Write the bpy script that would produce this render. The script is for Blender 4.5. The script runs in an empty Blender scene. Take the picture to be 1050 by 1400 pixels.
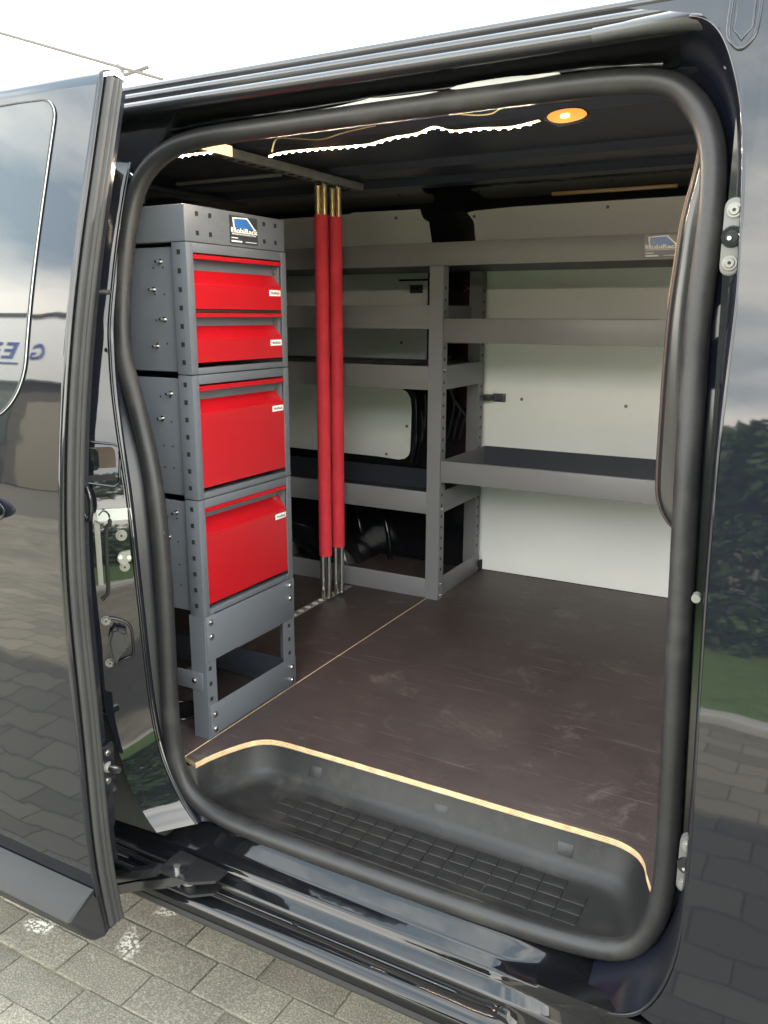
import bpy, bmesh, math, random
from mathutils import Vector, Matrix
random.seed(7)
R = math.radians
S = bpy.context.scene
COL = S.collection

# ------------------------------------------------------------------ camera
cam_d = bpy.data.cameras.new('camera'); cam = bpy.data.objects.new('camera', cam_d); COL.objects.link(cam)
rt = Vector((0.87580389, 0.48265829, 0.00291962))
dn = Vector((0.11346438, -0.19999897, -0.97320411))
fw = Vector((-0.46914111, 0.85266722, -0.2299244))
m = Matrix((rt, -dn, -fw)).transposed().to_4x4()
m.translation = Vector((1.118, -1.255, 0.895))
cam.matrix_world = m
cam_d.sensor_fit = 'VERTICAL'; cam_d.sensor_height = 32.0
cam_d.lens = 32.0*1137.9/1400.0
cam_d.clip_start = 0.05; cam_d.clip_end = 2000
S.camera = cam

# ------------------------------------------------------------------ world, sun, exposure
W = bpy.data.worlds.new('World'); S.world = W; W.use_nodes = True
nt = W.node_tree; nt.nodes.clear()
SUN_EL, SUN_AZ = R(50), R(12)          # sun stands behind the van
def N(t, ty, **k):
    n = t.nodes.new(ty)
    for a, v in k.items():
        if a.startswith('i_'): n.inputs[a[2:].replace('_', ' ')].default_value = v
        else: setattr(n, a, v)
    return n
sky = N(nt, 'ShaderNodeTexSky', sky_type='NISHITA', sun_disc=False, sun_elevation=SUN_EL, sun_rotation=SUN_AZ)
tc = N(nt, 'ShaderNodeTexCoord')
mp = N(nt, 'ShaderNodeMapping'); mp.inputs['Scale'].default_value = (1.0, 1.0, 2.6); mp.inputs['Location'].default_value = (3, 1, 0)
n1 = N(nt, 'ShaderNodeTexNoise', i_Scale=2.3, i_Detail=7.0, i_Roughness=0.55)
cr = N(nt, 'ShaderNodeValToRGB'); cr.color_ramp.elements[0].position = .36; cr.color_ramp.elements[1].position = .66
cr.color_ramp.elements[0].color = (9.5, 11.8, 13.6, 1); cr.color_ramp.elements[1].color = (36, 34, 30, 1)
mx = N(nt, 'ShaderNodeMix', data_type='RGBA'); mx.inputs['Factor'].default_value = .88
bg = N(nt, 'ShaderNodeBackground', i_Strength=0.065); wo = N(nt, 'ShaderNodeOutputWorld')
L = nt.links.new
L(tc.outputs['Generated'], mp.inputs['Vector']); L(mp.outputs[0], n1.inputs['Vector'])
sx_ = N(nt, 'ShaderNodeSeparateXYZ'); L(tc.outputs['Generated'], sx_.inputs[0])
el = N(nt, 'ShaderNodeMapRange'); el.inputs['From Min'].default_value = .12; el.inputs['From Max'].default_value = .65
el.inputs['To Min'].default_value = .16; el.inputs['To Max'].default_value = -.12; L(sx_.outputs['Z'], el.inputs['Value'])
ad = N(nt, 'ShaderNodeMath', operation='ADD'); L(n1.outputs['Fac'], ad.inputs[0]); L(el.outputs[0], ad.inputs[1]); L(ad.outputs[0], cr.inputs[0])
L(sky.outputs[0], mx.inputs[6]); L(cr.outputs[0], mx.inputs[7]); L(mx.outputs[2], bg.inputs[0]); L(bg.outputs[0], wo.inputs[0])
sd = bpy.data.lights.new('sun', 'SUN'); sd.energy = 5.0; sd.angle = R(1.2); sd.color = (1, .94, .84)
so = bpy.data.objects.new('sun', sd); COL.objects.link(so)
sdir = Vector((math.sin(SUN_AZ)*math.cos(SUN_EL), math.cos(SUN_AZ)*math.cos(SUN_EL), math.sin(SUN_EL)))
so.rotation_euler = sdir.to_track_quat('Z', 'Y').to_euler(); so.location = (0, 20, 20)
S.view_settings.view_transform = 'Standard'; S.view_settings.look = 'None'
S.view_settings.exposure = 2.75; S.view_settings.gamma = 1; S.view_settings.use_curve_mapping = False
S.render.engine = 'CYCLES'
S.cycles.max_bounces = 8; S.cycles.sample_clamp_indirect = 6

# ------------------------------------------------------------------ materials
MATS = {}
def mat(name, col, rough=.5, metal=0., ior=1.5, bump=0., bscale=40., var=0., vscale=8., coat=0., emit=None, dirt=None, dscale=3., bdist=.002, stretch=None):
    if name in MATS: return MATS[name]
    M = bpy.data.materials.new(name); M.use_nodes = True; t = M.node_tree; b = t.nodes['Principled BSDF']
    b.inputs['Base Color'].default_value = (*col, 1); b.inputs['Roughness'].default_value = rough
    b.inputs['Metallic'].default_value = metal; b.inputs['IOR'].default_value = ior
    b.inputs['Coat Weight'].default_value = coat; b.inputs['Coat Roughness'].default_value = .03
    tc = N(t, 'ShaderNodeTexCoord'); src = tc.outputs['Object']
    if stretch:
        mp = N(t, 'ShaderNodeMapping'); mp.inputs['Scale'].default_value = stretch; t.links.new(src, mp.inputs[0]); src = mp.outputs[0]
    if var or dirt:
        cur = None
        n = N(t, 'ShaderNodeTexNoise', i_Scale=vscale, i_Detail=6.0, i_Roughness=.6); t.links.new(src, n.inputs['Vector'])
        r = N(t, 'ShaderNodeMapRange'); r.inputs['From Min'].default_value = .3; r.inputs['From Max'].default_value = .7
        r.inputs['To Min'].default_value = 1-var; r.inputs['To Max'].default_value = 1+var
        t.links.new(n.outputs['Fac'], r.inputs['Value'])
        v = N(t, 'ShaderNodeVectorMath', operation='SCALE'); v.inputs[0].default_value = col
        t.links.new(r.outputs[0], v.inputs['Scale']); cur = v.outputs[0]
        if dirt:
            n2 = N(t, 'ShaderNodeTexNoise', i_Scale=dscale, i_Detail=9.0, i_Roughness=.72); t.links.new(src, n2.inputs['Vector'])
            r2 = N(t, 'ShaderNodeMapRange'); r2.inputs['From Min'].default_value = .52; r2.inputs['From Max'].default_value = .80
            t.links.new(n2.outputs['Fac'], r2.inputs['Value'])
            x = N(t, 'ShaderNodeMix', data_type='RGBA'); x.inputs[7].default_value = (*dirt, 1)
            t.links.new(r2.outputs[0], x.inputs['Factor']); t.links.new(cur, x.inputs[6]); cur = x.outputs[2]
            r3 = N(t, 'ShaderNodeMapRange'); r3.inputs['To Min'].default_value = rough; r3.inputs['To Max'].default_value = min(1, rough+.35)
            t.links.new(r2.outputs[0], r3.inputs['Value']); t.links.new(r3.outputs[0], b.inputs['Roughness'])
        t.links.new(cur, b.inputs['Base Color'])
    if bump:
        n = N(t, 'ShaderNodeTexNoise', i_Scale=bscale, i_Detail=3.0); t.links.new(src, n.inputs['Vector'])
        bp_ = N(t, 'ShaderNodeBump', i_Strength=bump, i_Distance=bdist); t.links.new(n.outputs['Fac'], bp_.inputs['Height'])
        t.links.new(bp_.outputs[0], b.inputs['Normal'])
    if emit:
        b.inputs['Emission Color'].default_value = (*emit[0], 1); b.inputs['Emission Strength'].default_value = emit[1]
    MATS[name] = M; return M
PAINT = mat('black_paint', (.006, .007, .010), .03, ior=1.48, bump=.25, bscale=3.5, bdist=.006)
PAINT_IN = mat('black_paint_inner', (.010, .011, .014), .12, ior=1.5, bump=.4, bscale=9, bdist=.004)
PAINT_ROOF = mat('dark_roof_paint', (.046, .052, .072), .34, ior=1.5, bump=.3, bscale=9)
GLASS = mat('tinted_glass', (.016, .020, .022), .02, ior=1.48)
RUB = mat('rubber_seal', (.017, .017, .018), .42, ior=1.38, var=.22, vscale=12, dirt=(.045,.042,.038), dscale=6, bump=.2, bscale=180, bdist=.0006)
RUB_G = mat('door_seal_rubber', (.030, .030, .030), .62, ior=1.35, var=.12, vscale=10)
RUB_B = mat('black_rubber', (.008, .008, .009), .6)
PLAS = mat('black_plastic', (.014, .0145, .015), .46, ior=1.38, var=.3, vscale=7, bump=.5, bscale=420, bdist=.0005, dirt=(.065, .058, .048), dscale=5)
PLAS_G = mat('grey_cladding', (.019, .019, .0195), .62, ior=1.35, bump=.5, bscale=350, bdist=.0005, var=.08)
PLAS_D = mat('dark_plastic', (.016, .016, .018), .5, bump=.3, bscale=200, bdist=.001)
STEEL = mat('grey_powder_coat', (.092, .101, .118), .42, bump=.35, bscale=520, bdist=.0004, var=.05, vscale=4)
STEEL_T = mat('lit_powder_coat', (.148, .144, .147), .42, bump=.35, bscale=520, bdist=.0004, var=.08, vscale=6)  # shelf fronts: the grey steel coat made paler to stand for light
STEEL_S = mat('lit_shelving_coat', (.170, .172, .185), .42, bump=.35, bscale=520, bdist=.0004, var=.05, vscale=4)  # grey steel coat lightened to make up for weak light at the back
STEEL_B = mat('blue_grey_coat', (.040, .046, .060), .40, bump=.2, bscale=420, bdist=.0004)
RED = mat('red_coat', (.34, .005, .010), .26, bump=.35, bscale=420, bdist=.0004, var=.04)
REDF = mat('red_foam', (.68, .035, .055), .75, var=.12, vscale=14, bump=.5, bscale=260, bdist=.0008)
ZINC = mat('zinc', (.62, .62, .60), .26, metal=1, var=.15, vscale=30)
ALU = mat('galvanised', (.30, .30, .28), .50, metal=.4, var=.2, vscale=25)
BRASS = mat('yellow_zinc', (.62, .49, .27), .33, metal=.8, var=.2, vscale=20)
WHITE = mat('white_panel', (.82, .84, .83), .38, var=.03, vscale=2.5, bump=.12, bscale=60, bdist=.001)
HOLE = mat('hole_black', (.004, .004, .005), .8)
BIRCH = mat('birch_light', (.66, .54, .36), .6, var=.1, vscale=20)
CAST = mat('pale_cast_metal', (.18, .178, .165), .4, metal=.3, var=.1, vscale=40)
STK_W = mat('sticker_white', (.80, .80, .78), .4)
STK_D = mat('sticker_dark', (.028, .034, .040), .3)
STK_B = mat('sticker_blue', (.03, .12, .36), .3)
WRAP = mat('black_film_edge', (.02, .018, .02), .4)

def floor_mat():
    M = bpy.data.materials.new('film_faced_plywood'); M.use_nodes = True; t = M.node_tree; b = t.nodes['Principled BSDF']
    k = t.links.new; tc = N(t, 'ShaderNodeTexCoord'); o = tc.outputs['Object']
    n = N(t, 'ShaderNodeTexNoise', i_Scale=2.2, i_Detail=9., i_Roughness=.7); k(o, n.inputs['Vector'])
    c = N(t, 'ShaderNodeValToRGB'); c.color_ramp.elements[0].position = .3; c.color_ramp.elements[1].position = .75
    c.color_ramp.elements[0].color = (.034, .023, .022, 1); c.color_ramp.elements[1].color = (.078, .059, .055, 1); k(n.outputs['Fac'], c.inputs[0])
    n2 = N(t, 'ShaderNodeTexNoise', i_Scale=7., i_Detail=11., i_Roughness=.78, i_Distortion=.7); k(o, n2.inputs['Vector'])
    r = N(t, 'ShaderNodeMapRange'); r.inputs['From Min'].default_value = .55; r.inputs['From Max'].default_value = .82; k(n2.outputs['Fac'], r.inputs['Value'])
    x = N(t, 'ShaderNodeMix', data_type='RGBA'); x.inputs[7].default_value = (.20, .165, .15, 1)
    k(r.outputs[0], x.inputs['Factor']); k(c.outputs[0], x.inputs[6])
    # scratches: thin stretched noise
    mp = N(t, 'ShaderNodeMapping'); mp.inputs['Rotation'].default_value = (0, 0, .5); mp.inputs['Scale'].default_value = (1.5, 38, 1); k(o, mp.inputs[0])
    n3 = N(t, 'ShaderNodeTexNoise', i_Scale=3., i_Detail=4., i_Distortion=1.2); k(mp.outputs[0], n3.inputs['Vector'])
    r3 = N(t, 'ShaderNodeMapRange'); r3.inputs['From Min'].default_value = .60; r3.inputs['From Max'].default_value = .74; r3.inputs['To Max'].default_value = .5
    k(n3.outputs['Fac'], r3.inputs['Value'])
    x2 = N(t, 'ShaderNodeMix', data_type='RGBA'); x2.inputs[7].default_value = (.17, .14, .13, 1)
    k(r3.outputs[0], x2.inputs['Factor']); k(x.outputs[2], x2.inputs[6]); k(x2.outputs[2], b.inputs['Base Color'])
    b.inputs['Roughness'].default_value = .5; b.inputs['IOR'].default_value = 1.5
    # fine wire-mesh relief of the film
    mp2 = N(t, 'ShaderNodeMapping'); mp2.inputs['Rotation'].default_value = (0, 0, .785); k(o, mp2.inputs[0])
    ch = N(t, 'ShaderNodeTexVoronoi', i_Scale=260.); ch.feature = 'F1'; ch.inputs['Randomness'].default_value = .05; k(mp2.outputs[0], ch.inputs['Vector'])
    bp_ = N(t, 'ShaderNodeBump', i_Strength=.5, i_Distance=.0008); k(ch.outputs['Distance'], bp_.inputs['Height']); k(bp_.outputs[0], b.inputs['Normal'])
    return M
FLOOR = floor_mat()
def ply_mat():
    M = bpy.data.materials.new('plywood_edge'); M.use_nodes = True; t = M.node_tree; b = t.nodes['Principled BSDF']; k = t.links.new
    tc = N(t, 'ShaderNodeTexCoord'); sp = N(t, 'ShaderNodeSeparateXYZ'); k(tc.outputs['Object'], sp.inputs[0])
    mm = N(t, 'ShaderNodeMath', operation='MULTIPLY'); mm.inputs[1].default_value = 1850.; k(sp.outputs['Z'], mm.inputs[0])
    s = N(t, 'ShaderNodeMath', operation='SINE'); k(mm.outputs[0], s.inputs[0])
    n = N(t, 'ShaderNodeTexNoise', i_Scale=60., i_Detail=4.); k(tc.outputs['Object'], n.inputs['Vector'])
    a = N(t, 'ShaderNodeMath', operation='MULTIPLY_ADD'); a.inputs[1].default_value = .35; k(s.outputs[0], a.inputs[0]); k(n.outputs['Fac'], a.inputs[2])
    c = N(t, 'ShaderNodeValToRGB'); c.color_ramp.elements[0].position = .2; c.color_ramp.elements[1].position = .75
    c.color_ramp.elements[0].color = (.36, .20, .09, 1); c.color_ramp.elements[1].color = (.78, .60, .36, 1)
    k(a.outputs[0], c.inputs[0]); k(c.outputs[0], b.inputs['Base Color']); b.inputs['Roughness'].default_value = .65
    return M
PLY = ply_mat()
def paver_mat():
    M = bpy.data.materials.new('concrete_paver'); M.use_nodes = True; t = M.node_tree; b = t.nodes['Principled BSDF']; k = t.links.new
    tc = N(t, 'ShaderNodeTexCoord'); g = N(t, 'ShaderNodeNewGeometry'); oi = N(t, 'ShaderNodeObjectInfo'); P = g.outputs['Position']
    n = N(t, 'ShaderNodeTexNoise', i_Scale=230., i_Detail=3., i_Roughness=.7); k(P, n.inputs['Vector'])
    c = N(t, 'ShaderNodeValToRGB'); e = c.color_ramp.elements
    e[0].position = .30; e[0].color = (.098, .089, .068, 1); e[1].position = .66; e[1].color = (.30, .28, .225, 1)
    m1 = e.new(.5); m1.color = (.165, .152, .120, 1); k(n.outputs['Fac'], c.inputs[0])
    n2 = N(t, 'ShaderNodeTexNoise', i_Scale=5., i_Detail=8., i_Roughness=.65); k(P, n2.inputs['Vector'])
    r = N(t, 'ShaderNodeMapRange'); r.inputs['From Min'].default_value = .25; r.inputs['From Max'].default_value = .75
    r.inputs['To Min'].default_value = .72; r.inputs['To Max'].default_value = 1.25; k(n2.outputs['Fac'], r.inputs['Value'])
    ra = N(t, 'ShaderNodeMapRange'); ra.inputs['To Min'].default_value = .82; ra.inputs['To Max'].default_value = 1.16; k(oi.outputs['Random'], ra.inputs['Value'])
    mu = N(t, 'ShaderNodeMath', operation='MULTIPLY'); k(r.outputs[0], mu.inputs[0]); k(ra.outputs[0], mu.inputs[1])
    sc = N(t, 'ShaderNodeVectorMath', operation='SCALE'); k(c.outputs[0], sc.inputs[0]); k(mu.outputs[0], sc.inputs['Scale'])
    # pale lime spots
    n3 = N(t, 'ShaderNodeTexNoise', i_Scale=6.5, i_Detail=2.); k(P, n3.inputs['Vector'])
    r3 = N(t, 'ShaderNodeMapRange'); r3.inputs['From Min'].default_value = .66; r3.inputs['From Max'].default_value = .72; k(n3.outputs['Fac'], r3.inputs['Value'])
    n4 = N(t, 'ShaderNodeTexNoise', i_Scale=120., i_Detail=5.); k(P, n4.inputs['Vector'])
    r4 = N(t, 'ShaderNodeMapRange'); r4.inputs['From Min'].default_value = .47; r4.inputs['From Max'].default_value = .54; k(n4.outputs['Fac'], r4.inputs['Value'])
    mm = N(t, 'ShaderNodeMath', operation='MULTIPLY'); k(r3.outputs[0], mm.inputs[0]); k(r4.outputs[0], mm.inputs[1])
    x = N(t, 'ShaderNodeMix', data_type='RGBA'); x.inputs[7].default_value = (.74, .71, .63, 1); k(mm.outputs[0], x.inputs['Factor']); k(sc.outputs[0], x.inputs[6])
    k(x.outputs[2], b.inputs['Base Color']); b.inputs['Roughness'].default_value = .85
    bp_ = N(t, 'ShaderNodeBump', i_Strength=.8, i_Distance=.0025); k(n.outputs['Fac'], bp_.inputs['Height']); k(bp_.outputs[0], b.inputs['Normal'])
    return M
PAVER = paver_mat()
JOINT = mat('joint_sand', (.20, .18, .12), .95, var=.35, vscale=30, bump=.6, bscale=300, dirt=(.10, .13, .04), dscale=4)
GRASS = mat('grass_green', (.085, .14, .035), .8, var=.35, vscale=14)
FOLI = mat('foliage', (.075, .120, .040), .65, var=.45, vscale=3)
FOLI2 = mat('foliage_dark', (.045, .080, .032), .65, var=.4, vscale=3)
BARK = mat('bark', (.10, .075, .05), .9, bump=.8, bscale=30)
WALLW = mat('white_render_wall', (.78, .79, .80), .7, var=.05)
BROWN = mat('brown_brick', (.085, .075, .055), .85, var=.3, vscale=6)
ASPH = mat('asphalt', (.055, .055, .056), .9, var=.2)
ROOFT = mat('roof_tile', (.06, .055, .06), .8)
LED = mat('led_white', (1, .9, .7), .5, emit=((1., .82, .62), 230.))
LEDSTRIP = mat('led_tape', (.75, .68, .5), .5, emit=((1., .66, .30), .30))
DOME = mat('dome_lens', (.45, .20, .06), .2, emit=((1., .36, .06), .15))
DOMEHOT = mat('dome_bulb', (1, .9, .6), .2, emit=((1., .66, .24), .8))

# ------------------------------------------------------------------ mesh helpers
def link(name, me, mats, parent=None):
    o = bpy.data.objects.new(name, me); COL.objects.link(o)
    if not isinstance(mats, (list, tuple)): mats = [mats]
    for q in mats: me.materials.append(q)
    if parent is not None: o.parent = parent; o.matrix_parent_inverse = Matrix.Translation(-parent.location) if parent.get('is_root') else Matrix()
    return o
def tag(o, label=None, cat=None, group=None, kind=None):
    if label: o['label'] = label
    if cat: o['category'] = cat
    if group: o['group'] = group
    if kind: o['kind'] = kind
    return o
ROOTS = []
def thing(name, loc, label, cat, group=None):
    o = bpy.data.objects.new(name, None); COL.objects.link(o); o.location = loc; o.empty_display_size = .1; o['is_root'] = 1; ROOTS.append(o)
    return tag(o, label, cat, group)
def from_bm(name, bm, mats, parent=None, smooth=False):
    me = bpy.data.meshes.new(name); bm.normal_update(); bm.to_mesh(me); bm.free()
    if smooth:
        for p in me.polygons: p.use_smooth = True
    return link(name, me, mats, parent)
def smooth_by_angle(o, ang=35):
    me = o.data
    for p in me.polygons: p.use_smooth = True
    bm = bmesh.new(); bm.from_mesh(me)
    for e in bm.edges:
        if len(e.link_faces) == 2 and e.calc_face_angle(0) > R(ang): e.smooth = False
    bm.to_mesh(me); bm.free(); return o
def bbox(bm, x0, x1, y0, y1, z0, z1, bev=0., seg=2):
    r = bmesh.ops.create_cube(bm, size=1.); vs = r['verts']
    for v in vs: v.co = Vector(((x0+x1)/2+v.co.x*(x1-x0), (y0+y1)/2+v.co.y*(y1-y0), (z0+z1)/2+v.co.z*(z1-z0)))
    if bev:
        es = list({e for v in vs for e in v.link_edges})
        bmesh.ops.bevel(bm, geom=es, offset=bev, segments=seg, affect='EDGES', profile=.5)
def box(name, x0, x1, y0, y1, z0, z1, ma, parent=None, bev=.0015, seg=2):
    bm = bmesh.new(); bbox(bm, x0, x1, y0, y1, z0, z1, bev, seg); return smooth_by_angle(from_bm(name, bm, ma, parent), 50)
def bcyl(bm, p0, p1, r0, r1=None, n=16, caps=True):
    p0, p1 = Vector(p0), Vector(p1); d = p1-p0; r1 = r0 if r1 is None else r1
    q = d.to_track_quat('Z', 'Y').to_matrix().to_4x4(); q.translation = (p0+p1)/2
    bmesh.ops.create_cone(bm, cap_ends=caps, segments=n, radius1=r0, radius2=r1, depth=d.length, matrix=q)
def cyl(name, p0, p1, r, ma, parent=None, n=20, r1=None):
    bm = bmesh.new(); bcyl(bm, p0, p1, r, r1, n); return smooth_by_angle(from_bm(name, bm, ma, parent), 40)
def grid(name, rows, ma, parent=None, closed_u=False, closed_v=False, thick=0., sm=True, ang=None):
    """rows: list of lists of points"""
    n, k = len(rows), len(rows[0]); V = [tuple(p) for r in rows for p in r]; F = []
    for i in range(n if closed_u else n-1):
        for j in range(k if closed_v else k-1):
            a, b_ = i*k+j, i*k+(j+1) % k; c, d = ((i+1) % n)*k+(j+1) % k, ((i+1) % n)*k+j
            F.append((a, b_, c, d))
    me = bpy.data.meshes.new(name); me.from_pydata(V, [], F); me.update()
    o = link(name, me, ma, parent)
    if sm:
        if ang: smooth_by_angle(o, ang)
        else:
            for p in me.polygons: p.use_smooth = True
    if thick:
        md = o.modifiers.new('thickness', 'SOLIDIFY'); md.thickness = thick; md.offset = 0
    return o
def catmull(P, n=6, closed=False):
    P = [Vector(p) for p in P]; out = []; L_ = len(P)
    rng = range(L_) if closed else range(L_-1)
    for i in rng:
        if closed: a, b_, c, d = P[(i-1) % L_], P[i], P[(i+1) % L_], P[(i+2) % L_]
        else: a, b_, c, d = P[max(i-1, 0)], P[i], P[i+1], P[min(i+2, L_-1)]
        for s in range(n):
            t = s/n
            out.append(.5*((2*b_)+(c-a)*t+(2*a-5*b_+4*c-d)*t*t+(3*b_-a-3*c+d)*t**3))
    if not closed: out.append(P[-1])
    return out
def smooth_loop(P, it, closed=True):
    P = [Vector(p) for p in P]; n = len(P)
    for _ in range(it):
        if closed: P = [(P[i-1]+P[i]*2+P[(i+1) % n])/4 for i in range(n)]
        else: P = [P[0]]+[(P[i-1]+P[i]*2+P[i+1])/4 for i in range(1, n-1)]+[P[-1]]
    return P
def sweep(name, path, rad, ma, parent=None, n=12, closed=False, sect=None):
    P = [Vector(p) for p in path]; L_ = len(P); rows = []
    up = Vector((0, 1, 0)); prev = None
    for i, p in enumerate(P):
        a = P[(i-1) % L_] if (closed or i > 0) else p; b_ = P[(i+1) % L_] if (closed or i < L_-1) else p
        t = (b_-a).normalized()
        if prev is None:
            ref = up if abs(t.dot(up)) < .9 else Vector((0, 0, 1)); u = (ref-t*ref.dot(t)).normalized()
        else: u = (prev-t*prev.dot(t)).normalized()
        prev = u; w = t.cross(u)
        if sect: rows.append([p+u*a_+w*b2 for a_, b2 in sect])
        else:
            r = rad(i/(L_-1)) if callable(rad) else rad
            rows.append([p+(u*math.cos(2*math.pi*k/n)+w*math.sin(2*math.pi*k/n))*r for k in range(n)])
    o = grid(name, rows, ma, parent, closed_u=closed, closed_v=True)
    if not closed:
        bm = bmesh.new(); bm.from_mesh(o.data); bmesh.ops.holes_fill(bm, edges=[e for e in bm.edges if e.is_boundary]); bm.to_mesh(o.data); bm.free()
        smooth_by_angle(o, 50)
    return o
def prism(name, poly, axis, a0, a1, ma, parent=None, bev=0.):
    """poly 2-D points extruded along axis"""
    bm = bmesh.new()
    def mk(p, a): return {'x': (a, p[0], p[1]), 'y': (p[0], a, p[1]), 'z': (p[0], p[1], a)}[axis]
    A = [bm.verts.new(mk(p, a0)) for p in poly]; B = [bm.verts.new(mk(p, a1)) for p in poly]
    n = len(poly); bm.faces.new(A); bm.faces.new(B[::-1])
    for i in range(n): bm.faces.new((A[i], B[i], B[(i+1) % n], A[(i+1) % n]))
    bmesh.ops.recalc_face_normals(bm, faces=bm.faces)
    if bev: bmesh.ops.bevel(bm, geom=list(bm.edges), offset=bev, segments=2, affect='EDGES')
    return from_bm(name, bm, ma, parent)
def rrect(x0, x1, y0, y1, r, n=6):
    out = []
    for cx, cy, a in ((x1-r, y1-r, 0), (x0+r, y1-r, 90), (x0+r, y0+r, 180), (x1-r, y0+r, 270)):
        for i in range(n+1):
            t = R(a+90*i/n); out.append((cx+r*math.cos(t), cy+r*math.sin(t)))
    return out
def text(name, body, size, loc, rot, ma, parent=None, ext=.0003, sx=1., bold=0.):
    c = bpy.data.curves.new(name, 'FONT'); c.body = body; c.size = size; c.extrude = ext; c.align_x = 'CENTER'; c.align_y = 'CENTER'; c.offset = bold
    o = bpy.data.objects.new(name, c); COL.objects.link(o)
    me = bpy.data.meshes.new_from_object(o.evaluated_get(bpy.context.evaluated_depsgraph_get())); bpy.data.objects.remove(o)
    me.transform(Matrix.Translation(Vector(loc)) @ rot.to_4x4() @ Matrix.Diagonal((sx, 1, 1, 1)))
    me.name = name; me.materials.clear(); return link(name, me, ma, parent)
def lerp1(z, Z, Y):
    if z <= Z[0]: return Y[0]
    for i in range(len(Z)-1):
        if z <= Z[i+1]: return Y[i]+(Y[i+1]-Y[i])*(z-Z[i])/(Z[i+1]-Z[i])
    return Y[-1]
def smooth_prof(Z, Y, n=60):
    zs = [Z[0]+(Z[-1]-Z[0])*i/n for i in range(n+1)]; ys = [lerp1(z, Z, Y) for z in zs]
    for _ in range(30): ys = [ys[0]]+[(ys[i-1]+2*ys[i]+ys[i+1])/4 for i in range(1, n)]+[ys[-1]]
    return zs, ys
DZ, DY = smooth_prof([-.216, -.11, .02, .148, .3, .468, .588, .749, .95, 1.107, 1.274], [-.352, -.371, -.374, -.371, -.375, -.380, -.370, -.350, -.309, -.263, -.216])
yd = lambda z: lerp1(z, DZ, DY)                 # sliding door outer skin
yb = lambda z: yd(z)+.10                        # body outer skin
yp = lambda z: yb(z)+.07                        # recessed door pillar face
G = -.56                                        # ground level (cargo floor is z = 0)

# ------------------------------------------------------------------ ground and pavers
gs = 400
def plane(name, x0, x1, y0, y1, z, ma, kind='structure', parent=None):
    me = bpy.data.meshes.new(name); me.from_pydata([(x0, y0, z), (x1, y0, z), (x1, y1, z), (x0, y1, z)], [], [(0, 1, 2, 3)])
    o = link(name, me, ma, parent); tag(o, kind=kind); return o
plane('ground', -gs, gs, -gs, gs, G-.05, mat('earth', (.12, .11, .08), .95, var=.3))
def far_paving():
    M = bpy.data.materials.new('paving_far'); M.use_nodes = True; t = M.node_tree; b = t.nodes['Principled BSDF']; k = t.links.new
    g = N(t, 'ShaderNodeNewGeometry'); br = N(t, 'ShaderNodeTexBrick'); k(g.outputs['Position'], br.inputs['Vector'])
    br.inputs['Color1'].default_value = (.235, .215, .165, 1); br.inputs['Color2'].default_value = (.165, .15, .115, 1); br.inputs['Mortar'].default_value = (.09, .082, .058, 1)
    br.inputs['Scale'].default_value = 1.; br.inputs['Mortar Size'].default_value = .0035; br.inputs['Brick Width'].default_value = .208; br.inputs['Row Height'].default_value = .102
    n = N(t, 'ShaderNodeTexNoise', i_Scale=.8, i_Detail=8.); k(g.outputs['Position'], n.inputs['Vector'])
    r = N(t, 'ShaderNodeMapRange'); r.inputs['To Min'].default_value = .6; r.inputs['To Max'].default_value = 1.4; k(n.outputs['Fac'], r.inputs['Value'])
    sc = N(t, 'ShaderNodeVectorMath', operation='SCALE'); k(br.outputs['Color'], sc.inputs[0]); k(r.outputs[0], sc.inputs['Scale']); k(sc.outputs[0], b.inputs['Base Color'])
    b.inputs['Roughness'].default_value = .9; return M
FARP = far_paving()
# paved yard in four sheets round the individually laid stones
PX0, PX1, PY0, PY1 = -1.04, 1.04, -.72, .30
yard = plane('pavement', -22, 16, -6.6, PY0, G, FARP)
plane('pavement', -22, 16, PY1, 9, G, FARP); plane('pavement', -22, PX0, PY0, PY1, G, FARP); plane('pavement', PX1, 16, PY0, PY1, G, FARP)
bed = plane('pavement', PX0, PX1, PY0, PY1, G-.0045, JOINT)
me_s = []
for k in range(6):
    bm = bmesh.new(); bbox(bm, -.1022, .1022, -.0493, .0493, -.06, 0, .003, 2)
    for v in bm.verts:
        if v.co.z > -.03: v.co += Vector((random.uniform(-.0008, .0008), random.uniform(-.0008, .0008), random.uniform(-.0008, .0008)))
    me = bpy.data.meshes.new('paving_stone'); bm.to_mesh(me); bm.free(); me.materials.append(PAVER); me_s.append(me)
nr = 10
for j in range(nr):
    y = PY0+.051+j*.102
    for i in range(-1, 11):
        off = .104*(j % 2)+.021
        x = PX0+.083+i*.208+off
        if x-.1 < PX0 or x+.1 > PX1: continue
        o = bpy.data.objects.new('paving_stone', random.choice(me_s)); COL.objects.link(o); o.parent = bed
        o.location = (x+random.uniform(-.001, .001), y+random.uniform(-.001, .001), G+random.uniform(-.0015, .0015))
        o.rotation_euler = (random.uniform(-.006, .006), random.uniform(-.004, .004), random.uniform(-.006, .006)+math.pi*random.randint(0, 1))

# ------------------------------------------------------------------ the van
van = thing('van', (0, .6, G), 'black panel van with its sliding side door open on a paved yard', 'van')
def vp(o, parent=None): return o
XS = lambda a, b_, n: [a+(b_-a)*i/n for i in range(n+1)]
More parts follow.
